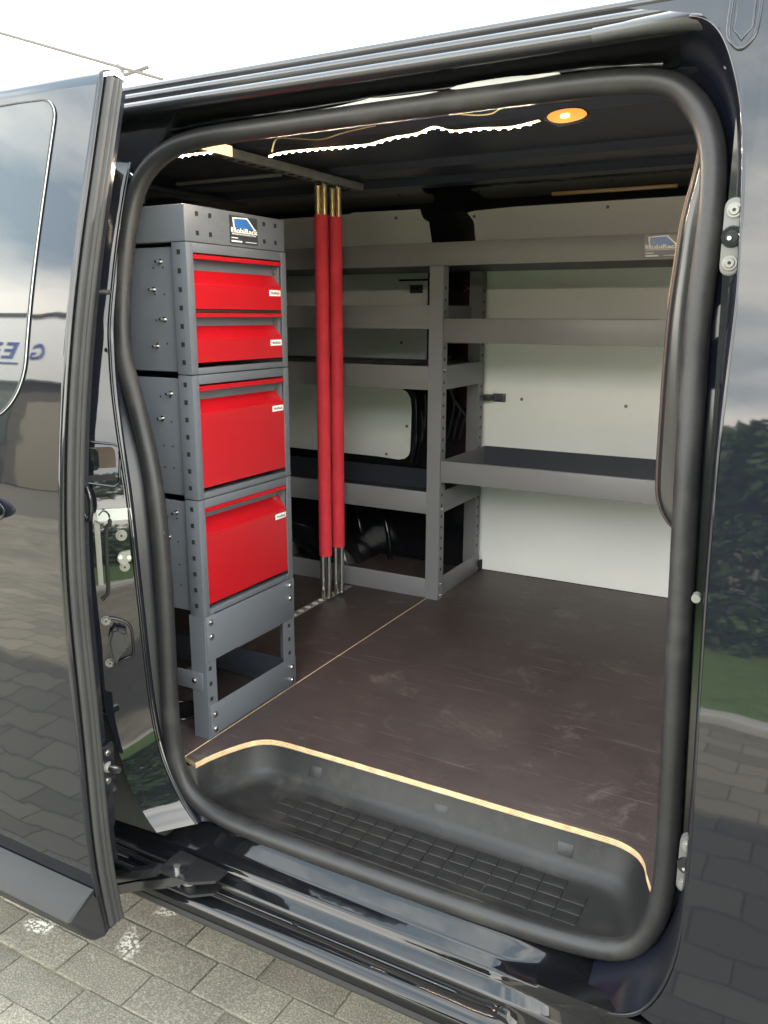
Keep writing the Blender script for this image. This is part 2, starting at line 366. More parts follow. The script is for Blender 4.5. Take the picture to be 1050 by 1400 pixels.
# gasket loop (x, y, z)
GK = [[-.091,-.043,1.082],[-.072,-.031,1.142],[-.016,-.022,1.185],[.065,-.019,1.201],[.187,-.02,1.203],[.435,-.018,1.206],[.647,-.018,1.207],[.787,-.018,1.206],[.851,-.019,1.199],[.889,-.023,1.182],[.922,-.032,1.138],[.936,-.042,1.088],[.94,-.056,1.017],[.938,-.078,.894],[.940,-.084,.83],[.946,-.106,.705],[.954,-.123,.542],[.960,-.13,.403],[.967,-.136,.221],[.970,-.138,.105],[.963,-.139,.035],[.940,-.139,-.02],[.899,-.14,-.046],[.824,-.14,-.057],[.722,-.14,-.063],[.589,-.14,-.066],[.444,-.14,-.066],[.228,-.14,-.066],[.139,-.14,-.060],[.078,-.14,-.040],[.042,-.139,.0],[.026,-.138,.065],[.024,-.137,.145],[.023,-.136,.22],[.020,-.13,.393],[.008,-.123,.533],[-.006,-.117,.610],[-.026,-.111,.675],[-.060,-.1,.756],[-.081,-.094,.801],[-.093,-.085,.855],[-.099,-.071,.935],[-.097,-.055,1.025]]
gk = smooth_loop(catmull(GK, 5, True), 6)
seal = sweep('door_opening_seal', gk, lambda t: .0170*(1+.018*math.sin(t*47)*math.sin(t*19)+.03*math.exp(-((t-.62)/.004)**2)), RUB, van, n=20, closed=True)
# outer loop of the jamb: pillar edge left, skin edge right, sill and header
PILR = [(1.16,-.053,-.075),(1.125,-.053,-.088),(1.023,-.055,-.118),(.882,-.052,-.153),(.844,-.046,-.161),(.768,-.032,-.176),(.679,-.011,-.189),(.577,.014,-.201),(.474,.027,-.209),(.419,.030,-.209),(.332,.032,-.206),(.248,.034,-.204),(.163,.038,-.201),(.089,.053,-.202),(.029,.083,-.204),(-.013,.111,-.203),(-.040,.139,-.203)][::-1]
pil = smooth_loop(catmull([Vector((x, y, z)) for z, x, y in PILR], 5), 6, False)
RE = [(.840,-.05,1.258),(.900,-.10,1.250),(.933,-.118,1.232),(.954,-.133,1.201),(.973,-.150,1.149),(.984,-.162,1.099),(.990,-.180,1.042),(.999,-.205,.94),(1.0,-.226,.857),(1.0,-.248,.76),(1.004,-.268,.592),(1.010,-.276,.412),(1.014,-.272,.262),(1.014,-.270,.145),(1.006,-.271,.066),(.984,-.272,.005),(.955,-.270,-.030),(.90,-.243,-.066),(.84,-.212,-.098)]
ree = smooth_loop(catmull(RE, 5), 6, False)
def near(loop, z): return min(loop, key=lambda p: abs(p.z-z))
def off_out(i, d, dy):
    a, b_ = gk[i-1], gk[(i+1) % len(gk)]; t = (b_-a); nrm = Vector((-t.z, 0, t.x)).normalized()
    return gk[i]+nrm*d+Vector((0, dy, 0))
NG = len(gk)
cen = Vector((.43, 0, .55))
if (off_out(0, .01, 0)-cen).length < (gk[0]-cen).length: SG = -1
else: SG = 1
# left jamb
def pile_pt(e):
    C0 = Vector((1.118, -1.255, .895)); return C0+(e-C0)*((e.y+.045-C0.y)/(e.y-C0.y))+Vector((.004, .010, 0))
li = [i for i in range(NG) if gk[i].x < .16 and gk[i].z < 1.15]
li = sorted(li, key=lambda i: -gk[i].z)
rows = [[], [], [], []]
for i in li:
    g_ = gk[i]; e = near(pil, g_.z) if g_.z > .0 else near(pil, max(-.04, g_.z+.02*(0)))
    a = off_out(i, SG*.012, .012); rows[0].append(off_out(i, SG*-.012, .012)); rows[1].append(a)
    b1 = a.lerp(e, .25); b1.y = a.y+.004
    e = pile_pt(e); b1 = a.lerp(e, .5); rows[2].append(b1); rows[3].append(e)
grid('pillar_jamb', rows, mat('jamb_black', (.007,.008,.013), .38), van, ang=60)
# right jamb
ri = [i for i in range(NG) if gk[i].x > .86]
ri = sorted(ri, key=lambda i: math.atan2(gk[i].z-.5, gk[i].x-.5), reverse=True)
rows = [[], [], [], [], []]
for k, i in enumerate(ri):
    t = k/(len(ri)-1)
    an = math.atan2(gk[i].z-.5, gk[i].x-.6); e = min(ree, key=lambda p: abs(math.atan2(p.z-.5, p.x-.6)-an))
    a = off_out(i, SG*.012, .012); rows[0].append(off_out(i, SG*-.012, .012)); rows[1].append(a)
    b1 = a.lerp(e, .38); b1.y = a.y+.0
    b2 = a.lerp(e, .8); b2.y = e.y+.03
    rows[2].append(b1); rows[3].append(b2); rows[4].append(e)
for r_ in rows[2:]: r_[:] = smooth_loop(r_, 8, False)
grid('pillar_jamb', rows, mat('jamb_gloss', (.006,.007,.012), .16, ior=1.45), van, ang=70)
# sill, extruded profile
SP = [(-.118,-.082),(-.140,-.100),(-.150,-.1185),(-.156,-.1235),(-.174,-.1265),(-.179,-.130),(-.181,-.140),(-.184,-.1445),(-.203,-.1485),(-.206,-.152),(-.2065,-.160),(-.2100,-.1605),(-.2110,-.166),(-.2145,-.1665),(-.2155,-.1745),(-.221,-.1755),(-.231,-.180),(-.2385,-.187),(-.2415,-.197),(-.240,-.206)]
def sill_pt(i, x):
    y, z = SP[i]
    t = max(0, min(1, (x-.72)/.27)); t = t*t*(3-2*t)
    if i >= 4:
        k = (i-4)/(len(SP)-5); return (x, y+(-.272-y)*t, z+((-.030-.27*k**1.2)-z)*t)
    if i == 3: return (x, y+(-.20-y)*t, z+(-.045-z)*t)
    return (x, y, z+(.03*i)*t)
grid('door_sill', [[sill_pt(i, x) for x in XS(-2.2, .70, 30)+XS(.71, 1.01, 30)] for i in range(len(SP))], [mat('sill_paint', (.005,.005,.006), .045, ior=1.40, bump=.3, bscale=7, bdist=.004), mat('sill_scuff', (.020,.020,.021), .34, var=.3, vscale=14, bump=.3, bscale=50)], van, ang=50)
for p in bpy.data.objects['door_sill'].data.polygons:
    if p.index//60 in (3, 8): p.material_index = 1 if p.index//60 == 8 else 0
for p in []: pass
prism('sill_trim', [(-.2415,-.2065),(-.2435,-.2150),(-.238,-.224),(-.20,-.226),(-.20,-.206)], 'x', -2.2, .80, RUB_B, van)
for x0, x1 in ((-.30,.05),(.06,.36),(.372,.68)):
    sweep('sill_slot', [(x0,-.2118,-.1655),(x0+.004,-.2122,-.1640),((x0+x1)/2,-.2122,-.1640),(x1-.004,-.2122,-.1640),(x1,-.2118,-.1655)], .0022, PAINT, van, n=8)
# underbody and lower flank so that light cannot pass below
box('underbody', -2.2, 2.2, .02, 1.55, -.34, -.19, PLAS_D, van, .01); box('sill_underside', -2.2, 2.2, -.21, .02, -.222, -.20, PLAS_D, van, .002)
# lower left dark parts between door and strip
strip_L = [(-.063,.227),(-.066,.145),(-.048,.100),(-.020,.042),(-.003,-.021),(.033,-.051),(.073,-.078)]
# pillar face: glossy, turned about 38 degrees towards the opening
CAMP = Vector((1.118, -1.255, .895))
TH = R(47); FD = Vector((-math.cos(TH), -math.sin(TH), 0)); FN = Vector((math.sin(TH), -math.cos(TH), 0))
def push(p, dy):
    p = Vector(p); k = (p.y+dy-CAMP.y)/(p.y-CAMP.y); return CAMP+(p-CAMP)*k
pile = [push(p, .045) for p in pil]
rows = []
for p in pile:
    z = p.z
    q = max(0, min(1, (.15-z)/.15)); q = q*q*(3-2*q)      # lower part bends outwards and faces up
    low = 0
    wdt = .085 if z > .15 else .085-.025*q
    rows.append([p+Vector((.004, .010, 0)), p+Vector((.001, .002, 0))]+[p+FD*(wdt*t)*(1-q)+(Vector((-.058,-.052,-.008))*t)*q for t in (.02, .06, .2, .4, .6, .8, 1)]+
                [p+FD*wdt*(1-q)+Vector((-.058,-.052,-.008))*q+Vector((-.02, .03, -.01))])
for c_ in range(len(rows[0])):
    col_ = smooth_loop([r_[c_] for r_ in rows], 6, False)
    for r_, v in zip(rows, col_): r_[c_] = v
PF = grid('door_pillar', rows, PAINT, van, ang=70)
sweep('pillar_edge', [p+Vector((.001, -.001, 0)) for p in pile], .0030, PAINT, van, n=8)
def onface(x, z, d=0.):
    """point of the slanted face seen where (x, yp, z) was measured, lifted by d along the face normal"""
    p0 = Vector((x, yp(z), z)); e = min(pile, key=lambda q: abs(q.z-z)); rd = p0-CAMP
    t = (e-CAMP).dot(FN)/rd.dot(FN); return CAMP+rd*t+FN*d
ROT = Matrix.Rotation(TH, 3, 'Z')
def turned(name, poly, cx, cz, d0, d1, ma, bev=0.):
    """outline in face coordinates, set on the slanted face with thickness d0..d1"""
    P2 = [((x-cx)*.62, z-cz) for x, z in poly]; o = prism(name, P2, 'y', -d1, -d0, ma, None, bev); c = onface(cx, cz)
    o.data.transform(Matrix.Translation(c) @ ROT.to_4x4()); o.parent = van; o.matrix_parent_inverse = Matrix.Translation(-van.location); return o
def bolt(x, y, z, r, parent=van, ax=(0, -1, 0), h=.004, ma=ZINC, star=True):
    d = Vector(ax); p = Vector((x, y, z)); bm = bmesh.new()
    bcyl(bm, p, p+d*h*.5, r*1.0, r*.98, 18); bcyl(bm, p+d*h*.5, p+d*h, r*.72, r*.6, 18)
    o = smooth_by_angle(from_bm('bolt', bm, ma, parent), 40)
    if star and r > .006: cyl('socket', p+d*(h*.9), p+d*(h*1.06), r*.25, HOLE, o, 6)
    return o
def fbolt(x, z, r, parent=van, d=.0, **k):
    p = onface(x, z, d); return bolt(p.x, p.y, p.z, r, parent, FN, **k)
turned('silver_band', [(-.075,.533),(.026,.533),(.024,.556),(-.075,.556)], 0, .545, -.002, .0035, mat('band_silver', (.42, .43, .44), .3, metal=.3), .001)  # pale silver band across the pillar face
sweep('recess_rim', [onface(x, z, .001) for x, z in rrect(-.14, -.008, .592, .668, .018)], .0028, PAINT, van, n=8, closed=True)
turned('recess_panel', rrect(-.13, -.014, .612, .662, .014), -.05, .637, .0005, .002, mat('recess_gloss', (.05, .032, .032), .12, ior=1.6, bump=.4, bscale=20))
turned('recess_gap', rrect(-.13, -.014, .598, .611, .004), -.05, .604, .0005, .002, HOLE)
turned('recess_handle', rrect(-.13, -.058, .615, .656, .010), -.09, .636, .002, .006, PAINT, .001)
fbolt(-.005, .505, .0105, h=.006, ma=CAST); fbolt(.000, .447, .0095, h=.006, ma=CAST)
st = turned('striker_plate', [(-.020,.468),(-.012,.476),(.018,.479),(.020,.458),(.006,.455),(.003,.449),(-.010,.452),(-.020,.460)], 0, .465, .001, .008, CAST, .0012)
fbolt(-.010, .465, .004, st, .008, h=.003, star=False); fbolt(.012, .468, .004, st, .008, h=.003, star=False)
fbolt(-.060, .331, .009, h=.006, ma=CAST); fbolt(-.060, .245, .009, h=.006, ma=CAST)
turned('buffer', [(-.055,.265),(-.062,.300),(-.052,.325),(-.030,.330),(-.014,.320),(-.006,.318),(-.005,.282),(-.028,.275),(-.045,.252)], -.03, .29, .001, .022, PLAS_D, .005)
sweep('buffer_bracket', [onface(p.x, p.z, .002) for p in catmull([(-.065,0,.335),(-.03,0,.340),(.002,0,.332),(.006,0,.30),(.003,0,.275),(-.02,0,.262),(-.055,0,.242)], 4)], .0026, PAINT, van, n=8)
slot = [(-.062,.535),(-.050,.545),(-.036,.540),(-.034,.522),(-.044,.505),(-.046,.400),(-.056,.380),(-.066,.372)]
sweep('slot_edge', [onface(p.x, p.z, .0) for p in catmull([(x, 0, z) for x, z in slot], 4)], .0040, HOLE, van, n=8)
turned('guide_rail', [(-.073,.40),(-.058,.40),(-.056,.52),(-.072,.525)], -.065, .46, .0, .004, CAST, .001)
# dark wheel-house liner behind the lower strip, and the quarter panel behind the open door
prism('wheel_liner', [(-.40,-.14),(.035,-.115),(.045,-.095),(-.012,-.02),(-.055,.075),(-.075,.098),(-.10,.10),(-.40,.10)], 'y', -.185, -.16, mat('liner_plastic', (.030,.032,.031), .45, bump=.4, bscale=200, bdist=.001), van, .004)
bolt(.006, -.186, -.062, .007, h=.003, ma=PLAS_D)
grid('quarter_panel', [[(x, yb(z), z) for x in XS(-2.2, -.34, 6)] for z in XS(-.20, 1.25, 30)], PAINT, van)
grid('quarter_panel', [[(-.34, yb(z), z), (-.34, yp(z)+.01, z)] for z in XS(-.20, 1.25, 30)], PAINT_IN, van)
prism('pillar_back', [(-.40,.2),(.02,.2),(-.07,.75),(-.07,1.2),(-.40,1.2)], 'y', -.085, -.03, PAINT_IN, van) if False else None
# box section behind pillar (closes the cavity towards the cargo room)
grid('pillar_inner', [[(-.9, .0, z), (-.16, .0, z), (gk[0].x*0+near([g for g in gk if g.x < .2], z).x-.004, near([g for g in gk if g.x < .2], z).y+.012, z)] for z in XS(-.04, 1.2, 30)], PAINT_IN, van)
# lower roller arm of the sliding door
arm = sweep('roller_arm', catmull([(-.065,-.262,-.222),(-.045,-.262,-.210),(-.015,-.260,-.196),(.04,-.255,-.170),(.10,-.250,-.146),(.15,-.245,-.120)], 6), 0, mat('arm_black', (.012,.012,.013), .18, ior=1.7), van, sect=[(.012,.009),(-.012,.009),(-.012,-.009),(.012,-.009)])
sweep('arm_cover', catmull([(-.07,-.262,-.196),(-.03,-.262,-.180),(.03,-.262,-.150),(.09,-.258,-.122)], 5), 0, MATS['arm_black'], van, sect=[(.010,.010),(-.010,.010),(-.012,.006),(-.012,-.006),(.012,-.006)])
bk = prism('roller_bracket', [(.085,-.262),(.165,-.262),(.205,-.235),(.205,-.20),(.085,-.195)], 'z', -.125, -.119, MATS['arm_black'], van, .001)
prism('roller_bracket', [(.095,-.262),(.165,-.262),(.200,-.235),(.200,-.21),(.095,-.21)], 'z', -.152, -.147, MATS['arm_black'], van, .001)
cyl('pivot_pin', (.122,-.245,-.152), (.122,-.245,-.110), .007, ZINC, van); cyl('roller', (.14,-.235,-.146), (.14,-.235,-.126), .012, CAST, van)
cyl('arm_tip', (-.055,-.275,-.205), (-.040,-.275,-.199), .008, CAST, van)

# header and roof gutter, extruded profile (rises slightly to the front corner)
HP = [(.012,1.222),(.004,1.232),(-.002,1.240),(-.048,1.2425),(-.058,1.241),(-.066,1.238),(-.076,1.2385),(-.084,1.243),(-.087,1.250),(-.083,1.256),(-.074,1.2585),(-.070,1.260),(-.073,1.265),(-.074,1.270),(-.068,1.275),(-.058,1.277),(-.054,1.2785),(-.058,1.283),(-.059,1.288),(-.052,1.293),(-.038,1.294),(-.036,1.291),(-.031,1.291),(-.030,1.297),(-.018,1.303),(.03,1.318),(.15,1.340),(.4,1.356),(.75,1.362)]
def hx(y, z, x): # profile at station x
    return (x, y, z)
grid('roof_side_rail', [[hx(y, z, x) for x in XS(-2.2, 2.2, 40)] for y, z in HP[:20]], mat('satin_black_trim', (.014,.015,.019), .25, ior=1.6, bump=.2, bscale=12, bdist=.002), van, ang=75)
grid('roof_panel', [[hx(y, z, x) for x in XS(-2.2, 2.2, 20)] for y, z in HP[19:]]+[[(x, 1.5, 1.30) for x in XS(-2.2, 2.2, 20)]], PAINT, van)
grid('header_panel', [[(x, .012, 1.222) for x in XS(-2.2, 2.2, 20)], [(x, -.004, 1.214) for x in XS(-2.2, 2.2, 20)], [(x, -.016, 1.212) for x in XS(-2.2, 2.2, 20)], [(x, -.006, 1.200) for x in XS(-2.2, 2.2, 20)], [(x, .026, 1.200) for x in XS(-2.2, 2.2, 20)], [(x, .036, 1.224) for x in XS(-2.2, 2.2, 20)], [(x, .10, 1.236) for x in XS(-2.2, 2.2, 20)], [(x, .135, 1.255) for x in XS(-2.2, 2.2, 20)], [(x, .17, 1.285) for x in XS(-2.2, 2.2, 20)]], mat('header_paint', (.012,.014,.020), .33, ior=1.45), van, ang=50)
sweep('header_glint_lip', catmull([(-.02,-.020,1.218),(.1,-.021,1.224),(.25,-.021,1.224),(.42,-.022,1.2265),(.6,-.021,1.2255),(.75,-.022,1.2265),(.86,-.026,1.218)], 10), lambda t: .0032+.0016*math.sin(t*23)*math.sin(t*61), PAINT, van, n=8)  # thin wavy bead added to catch a bright line of sky
FLANGE_GLINT = mat('white_flange_glint', (.50, .51, .53), .35, bump=1., bscale=60, bdist=.002)  # matte white patches painting the sky's reflection on the wavy flange
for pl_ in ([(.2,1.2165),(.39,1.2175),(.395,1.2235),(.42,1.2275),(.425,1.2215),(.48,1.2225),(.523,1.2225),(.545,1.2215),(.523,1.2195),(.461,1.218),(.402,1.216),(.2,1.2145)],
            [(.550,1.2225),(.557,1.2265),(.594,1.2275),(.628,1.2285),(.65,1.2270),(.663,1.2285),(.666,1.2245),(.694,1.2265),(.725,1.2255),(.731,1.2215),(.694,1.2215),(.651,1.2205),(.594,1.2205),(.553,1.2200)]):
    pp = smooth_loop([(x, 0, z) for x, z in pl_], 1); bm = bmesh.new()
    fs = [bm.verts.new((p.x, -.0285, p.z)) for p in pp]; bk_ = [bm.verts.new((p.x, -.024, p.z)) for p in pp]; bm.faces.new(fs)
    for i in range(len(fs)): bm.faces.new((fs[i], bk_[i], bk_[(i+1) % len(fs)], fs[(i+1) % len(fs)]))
    from_bm('flange_glint', bm, FLANGE_GLINT, van)
# end cap of the track cover
sweep('track_end_cap', catmull([(.78,-.082,1.248),(.86,-.086,1.249),(.92,-.092,1.245),(.955,-.098,1.228),(.962,-.098,1.205),(.952,-.090,1.185)], 6), lambda t: .009+.012*math.sin(min(1, t*1.25)*math.pi)**.7*(t > .1)*t, mat('cap_plastic', (.040,.042,.045), .35), van, n=14)
# rear-left inner corner gusset lines near door top
sweep('header_seam', [(-.16,-.04,1.19),(-.10,-.035,1.155),(-.075,-.03,1.135)], .0022, ZINC, van, n=6)
prism('corner_gusset', [(-.30,1.05),(-.082,1.10),(-.080,1.14),(-.02,1.20),(.02,1.245),(-.30,1.245)], 'y', -.030, -.012, PAINT_IN, van, .002)

# outer skin right of the opening: pillar piece and front door
def skin(name, xl, x1, z0, z1, dyy, ma=PAINT, n=70):
    rows = []
    for z in XS(z0, z1, n):
        x0 = xl(z); rows.append([(x, yb(z)+dyy, z) for x in [x0, x0+.004, x0+.01]+XS(x0+.02, x1, 14)])
    return grid(name, rows, ma, van)
def xre(z):
    if z > .145 or z > RE[-1][2]:
        c = [p for p in ree if p.x > .8]; q = sorted(c, key=lambda p: abs(p.z-z))[:2]
        if abs(q[0].z-q[1].z) < 1e-6: return q[0].x
        t = (z-q[0].z)/(q[1].z-q[0].z); return q[0].x+(q[1].x-q[0].x)*max(-1, min(1, t))
    return .84
skin('front_pillar', lambda z: xre(z) if z > -.03 else 1.005, 1.12, -.20, 1.262, 0.0)
fd = skin('front_door', lambda z: max(xre(z)+.0015 if z > -.03 else 1.016, .9965 if z > .9 else 0), 2.1, -.2, 1.262, -.006)
# rolled edge of the skin
sweep('skin_edge', [p+Vector((0, .001, 0)) for p in ree], .0035, PAINT, van, n=8)
# striker plate on the jamb with bolts, upper and lower
def plate(zc):
    y0 = -.185 if zc > .5 else -.200
    xx = .984 if zc > .5 else 1.003
    pl = prism('guide_plate', rrect(xx-.011, xx+.011, zc-.043, zc+.043, .010), 'y', y0, y0+.012, mat('plate_grey', (.10,.10,.10), .4), van, .0015)
    bolt(xx, y0, zc+.029, .0085, pl, h=.004, ma=CAST); bolt(xx, y0, zc-.029, .0085, pl, h=.004, ma=CAST)
    bm = bmesh.new(); bcyl(bm, (xx, y0, zc), (xx, y0-.004, zc), .0125, .011, 20); smooth_by_angle(from_bm('guide_socket', bm, PAINT_IN, pl), 40)
    cyl('socket', (xx, y0-.0035, zc), (xx, y0-.0048, zc), .007, HOLE, pl); cyl('socket_pin', (xx-.002, y0-.0035, zc-.002), (xx-.002, y0-.008, zc-.002), .0025, ZINC, pl, 10)
plate(.984); plate(.177)
cyl('buffer_stop', (.985,-.20,.555), (.985,-.213,.555), .0055, CAST, van)
# embossed hexagon shapes on the upper pillar
for x0 in (.985,):
    hp = [(.952,1.262),(.952,1.215),(.960,1.199),(.969,1.193),(.978,1.201),(.983,1.215),(.984,1.262)]
    sweep('emboss', catmull([(x, yb(z)+.0005, z) for x, z in hp], 3), .0028, PAINT, van, n=8)
    hp = [(.958,1.262),(.958,1.217),(.968,1.203),(.978,1.217),(.978,1.262)]
    sweep('emboss', [(x, yb(z)+.0005, z) for x, z in hp], .0018, PAINT, van, n=8)
# interior pillar trim right of the cargo room with the partition edge
tr = [(.900,1.165),(.892,1.10),(.880,1.035),(.874,.96),(.870,.898),(.869,.84),(.869,.775),(.870,.70),(.871,.648),(.874,.615),(.884,.588),(.900,.568),(.935,.545)]
ptr = catmull([(x, .10, z) for x, z in tr], 5)
grid('pillar_trim', [[p for p in ptr], [p+Vector((.002, -.006, 0)) for p in ptr], [p+Vector((.008, -.010, 0)) for p in ptr], [p+Vector((.03, -.012+.02*(p.z-.6), 0)) for p in ptr], [p+Vector((.06, -.014+.03*(p.z-.6), 0)) for p in ptr], [Vector((1.02, p.y-.02, p.z-.01)) for p in ptr]], mat('trim_gloss', (.014,.015,.017), .16, ior=1.5), van)
sweep('trim_edge', [p+Vector((-.001, .002, 0)) for p in ptr], .0035, mat('trim_edge_brown', (.035,.022,.018), .4), van, n=8)
sweep('partition_edge', [Vector((p.x-.0055, .103, p.z)) for p in ptr if p.z > .90], .0010, mat('edge_tan', (.22,.14,.09), .6), van, n=6)
box('partition', 1.0, 1.02, .0, 1.5, -.05, 1.35, WHITE, van, 0)
prism('jamb_inner', [(.985,-.05),(1.03,-.05),(1.03,1.22),(.965,1.22),(.965,1.0),(.975,.6)], 'y', -.10, .02, PAINT_IN, van)

# ------------------------------------------------------------------ cargo room shell
box('cargo_floor_pan', -2.2, 1.02, -.10, 1.55, -.19, -.13, PAINT_IN, van, 0)
grid('cargo_wall', [[(x, 1.462, z) for x in XS(-2.2, 1.02, 8)] for z in (-.13, .4, .9, 1.235)]+[[(x, 1.44, 1.27) for x in XS(-2.2, 1.02, 8)], [(x, 1.36, 1.295) for x in XS(-2.2, 1.02, 8)], [(x, 1.30, 1.30) for x in XS(-2.2, 1.02, 8)]], PAINT_IN, van)
box('cargo_wall', -2.2, 2.2, 1.50, 1.53, -.2, 1.32, PAINT, van, 0)
box('rear_door', -2.24, -2.2, -.2, 1.53, -.2, 1.34, PAINT, van, 0)
box('cab_wall', 2.2, 2.24, -.2, 1.53, -.2, 1.34, PAINT, van, 0)
# roof lining with shallow longitudinal beads
RP = [(.17,1.285),(.22,1.300),(.50,1.310),(.53,1.298),(.64,1.298),(.67,1.312),(.95,1.314),(.975,1.296),(1.06,1.296),(1.085,1.312),(1.19,1.308),(1.215,1.290),(1.27,1.288),(1.285,1.304),(1.32,1.302)]
grid('roof_lining', [[(x, y, z) for x in XS(-2.2, 1.02, 10)] for y, z in RP], PAINT_ROOF, van, ang=20)
for x in (-.95,):
    box('roof_bow', x, x+.07, .14, 1.34, 1.279, 1.297, PAINT_ROOF, van, .006)
box('conduit', -.80, -.40, .865, .880, 1.290, 1.300, mat('conduit_grey', (.22,.22,.23), .5), van, .003)
box('cant_rail_glint', .24, .62, 1.425, 1.437, 1.262, 1.273, mat('tan_glint', (.42,.27,.14), .3), van, .002)  # tan strip painting the led reflection in the black cant rail
# wall panels on the far side
def panel(poly, y=1.449, t=.006, name='wall_panel', nx=0):
    return prism(name, poly, 'y', y, y+t, WHITE, van, .0012)
cv = [(-.146,1.10),(-.145,1.148),(-.138,1.172),(-.122,1.196),(-.100,1.215),(-.077,1.226),(-.03,1.234)]
P1 = panel([(.0,.0015),(1.0,.0015),(1.0,1.241),(.10,1.239)]+cv[::-1]+[(-.145,1.05),(.0,1.05)])
P2 = panel([(-1.9,.665),(-.20,.665),(-.20,1.05),(-.174,1.08),(-.173,1.150),(-.175,1.190),(-.183,1.204),(-.205,1.210),(-.219,1.218),(-.227,1.232),(-.234,1.250),(-.50,1.253),(-.52,1.248),(-1.9,1.238)])
P3 = panel([(-1.9,.39)]+[(-.40,.378),(-.31,.373),(-.285,.378),(-.268,.392),(-.262,.41),(-.258,.56),(-.262,.60),(-.275,.622),(-.30,.636),(-.34,.640),(-1.9,.645)])
for p_, (x, z) in ((P2,(-.325,1.226)),(P1,(.413,1.222)),(P1,(.161,.62)),(P1,(.51,.615)),(P1,(.0-.03,1.216)),(P3,(-.275,.50)),(P3,(-.36,.39)),(P3,(-.62,.40)),(P2,(-.30,.80))):
    bolt(x, 1.449, z, .0055, p_, h=.003, ma=CAST, star=False)
# inner frame: pillar pressing, window frame bead, ribs, wheel house
prism('inner_pillar', [(-.190,-.02),(-.01,-.02),(-.012,1.04),(-.03,1.20),(-.06,1.235),(-.20,1.235),(-.175,1.10),(-.155,.95),(-.17,.7),(-.22,.5),(-.2,.2)], 'y', 1.440, 1.458, PAINT_IN, van, .004)
sweep('frame_bead', catmull([(-.40,1.452,.655),(-.30,1.450,.655),(-.255,1.448,.63),(-.238,1.446,.58),(-.236,1.446,.44),(-.255,1.448,.37)], 5), .007, PAINT_IN, van, n=10)
sweep('frame_bead', catmull([(-.215,1.442,.56),(-.205,1.440,.50),(-.215,1.440,.42),(-.235,1.442,.36)], 5), .006, PAINT, van, n=10)
sweep('frame_bead', catmull([(-.215,1.442,.66),(-.20,1.440,.62),(-.195,1.440,.56),(-.20,1.442,.50)], 5), .005, PAINT, van, n=10)
for dx in (0, .022, .045):
    sweep('wire', catmull([(-.115+dx*.4,1.425,.76),(-.10+dx*.5,1.42,.66-dx),(-.075+dx,1.42,.60-dx),(-.085+dx,1.42,.53),(-.10+dx,1.425,.47)], 5), .0035, PLAS_D, van, n=8)
# wheel house
rows = []
for i in range(25):
    a = math.pi*i/24
    prof = []
    for s in range(9):
        rr = .34-.05*(1-math.cos(s/8*math.pi/2)) if s > 4 else .34
        y = 1.462-.20*min(1, s/6) ; rr = .34 if s <= 5 else .34-.035*(s-5)
        prof.append((-.72+rr*math.cos(a)*1.05, y-(.02*(s-6) if s > 6 else 0), -.12+rr*math.sin(a)))
    prof.append((-.72+.2*math.cos(a), 1.235, -.12+.2*math.sin(a))); rows.append(prof)
grid('wheel_house', rows, PAINT_IN, van)
for x0, b_ in ((-.32,.05),(-.44,.045)):
    sweep('wheel_house_rib', catmull([(x0-.08,1.43,.22),(x0-.03,1.415,.16),(x0,1.40,.06),(x0+.01,1.39,-.04)], 6), .010, PAINT, van, n=10)
for z in (.1, .16): pass
box('wheel_box', -.92, -.66, 1.20, 1.30, -.0, .055, ALU, van, .004)

# ------------------------------------------------------------------ floor boards
def board(name, poly, ma_top=FLOOR, ma_edge=PLY):
    bm = bmesh.new(); A = [bm.verts.new((x, y, 0)) for x, y in poly]; B = [bm.verts.new((x, y, -.0125)) for x, y in poly]; n = len(poly)
    f = bm.faces.new(A); g_ = bm.faces.new(B[::-1]); f.material_index = 0
    for i in range(n):
        q = bm.faces.new((A[i], B[i], B[(i+1) % n], A[(i+1) % n])); q.material_index = 1
    bmesh.ops.recalc_face_normals(bm, faces=bm.faces)
    return from_bm(name, bm, [ma_top, ma_edge], van)
front = [(.0015,-.078),(.036,-.088),(.042,-.055),(.052,-.022),(.066,.012),(.080,.038),(.094,.054),(.112,.065),(.135,.0705),(.160,.0725)]
fc = [tuple(p[:2]) for p in catmull([(x, y, 0) for x, y in front[1:]], 3)]
fr_ = [(.825,.0745),(.852,.0735),(.875,.068),(.893,.058),(.905,.045),(.914,.028),(.922,.004),(.938,-.035),(.950,-.085)]
fe = [tuple(p[:2]) for p in catmull([(x, y, 0) for x, y in fr_], 3)]
board('floor_board', [front[0]]+fc+[(x, .0735) for x in (.3,.5,.7)]+fe+[(.998,-.085),(.998,1.447),(.0015,1.447)])
board('floor_board', [(-2.15,-.02),(-.12,-.02),(-.03,-.07),(-.0015,-.078),(-.0015,1.447),(-2.15,1.447)])
box('board_joint', -.0015, .0015, -.078, 1.447, -.012, -.0008, BIRCH, van, 0)
# step tray: loft from the board edge to the seal
import math as _m
outl = [Vector((.020,-.100,0)), Vector((.034,-.090,0))]+[Vector((x, y, 0)) for x, y in fc[2:]]+[Vector((x, .0735, 0)) for x in (.2,.25,.3,.35,.4,.45,.5,.55,.6,.65,.7,.75,.8)]+[Vector((x, y, 0)) for x, y in fe]+[Vector((.965,-.115,0))]
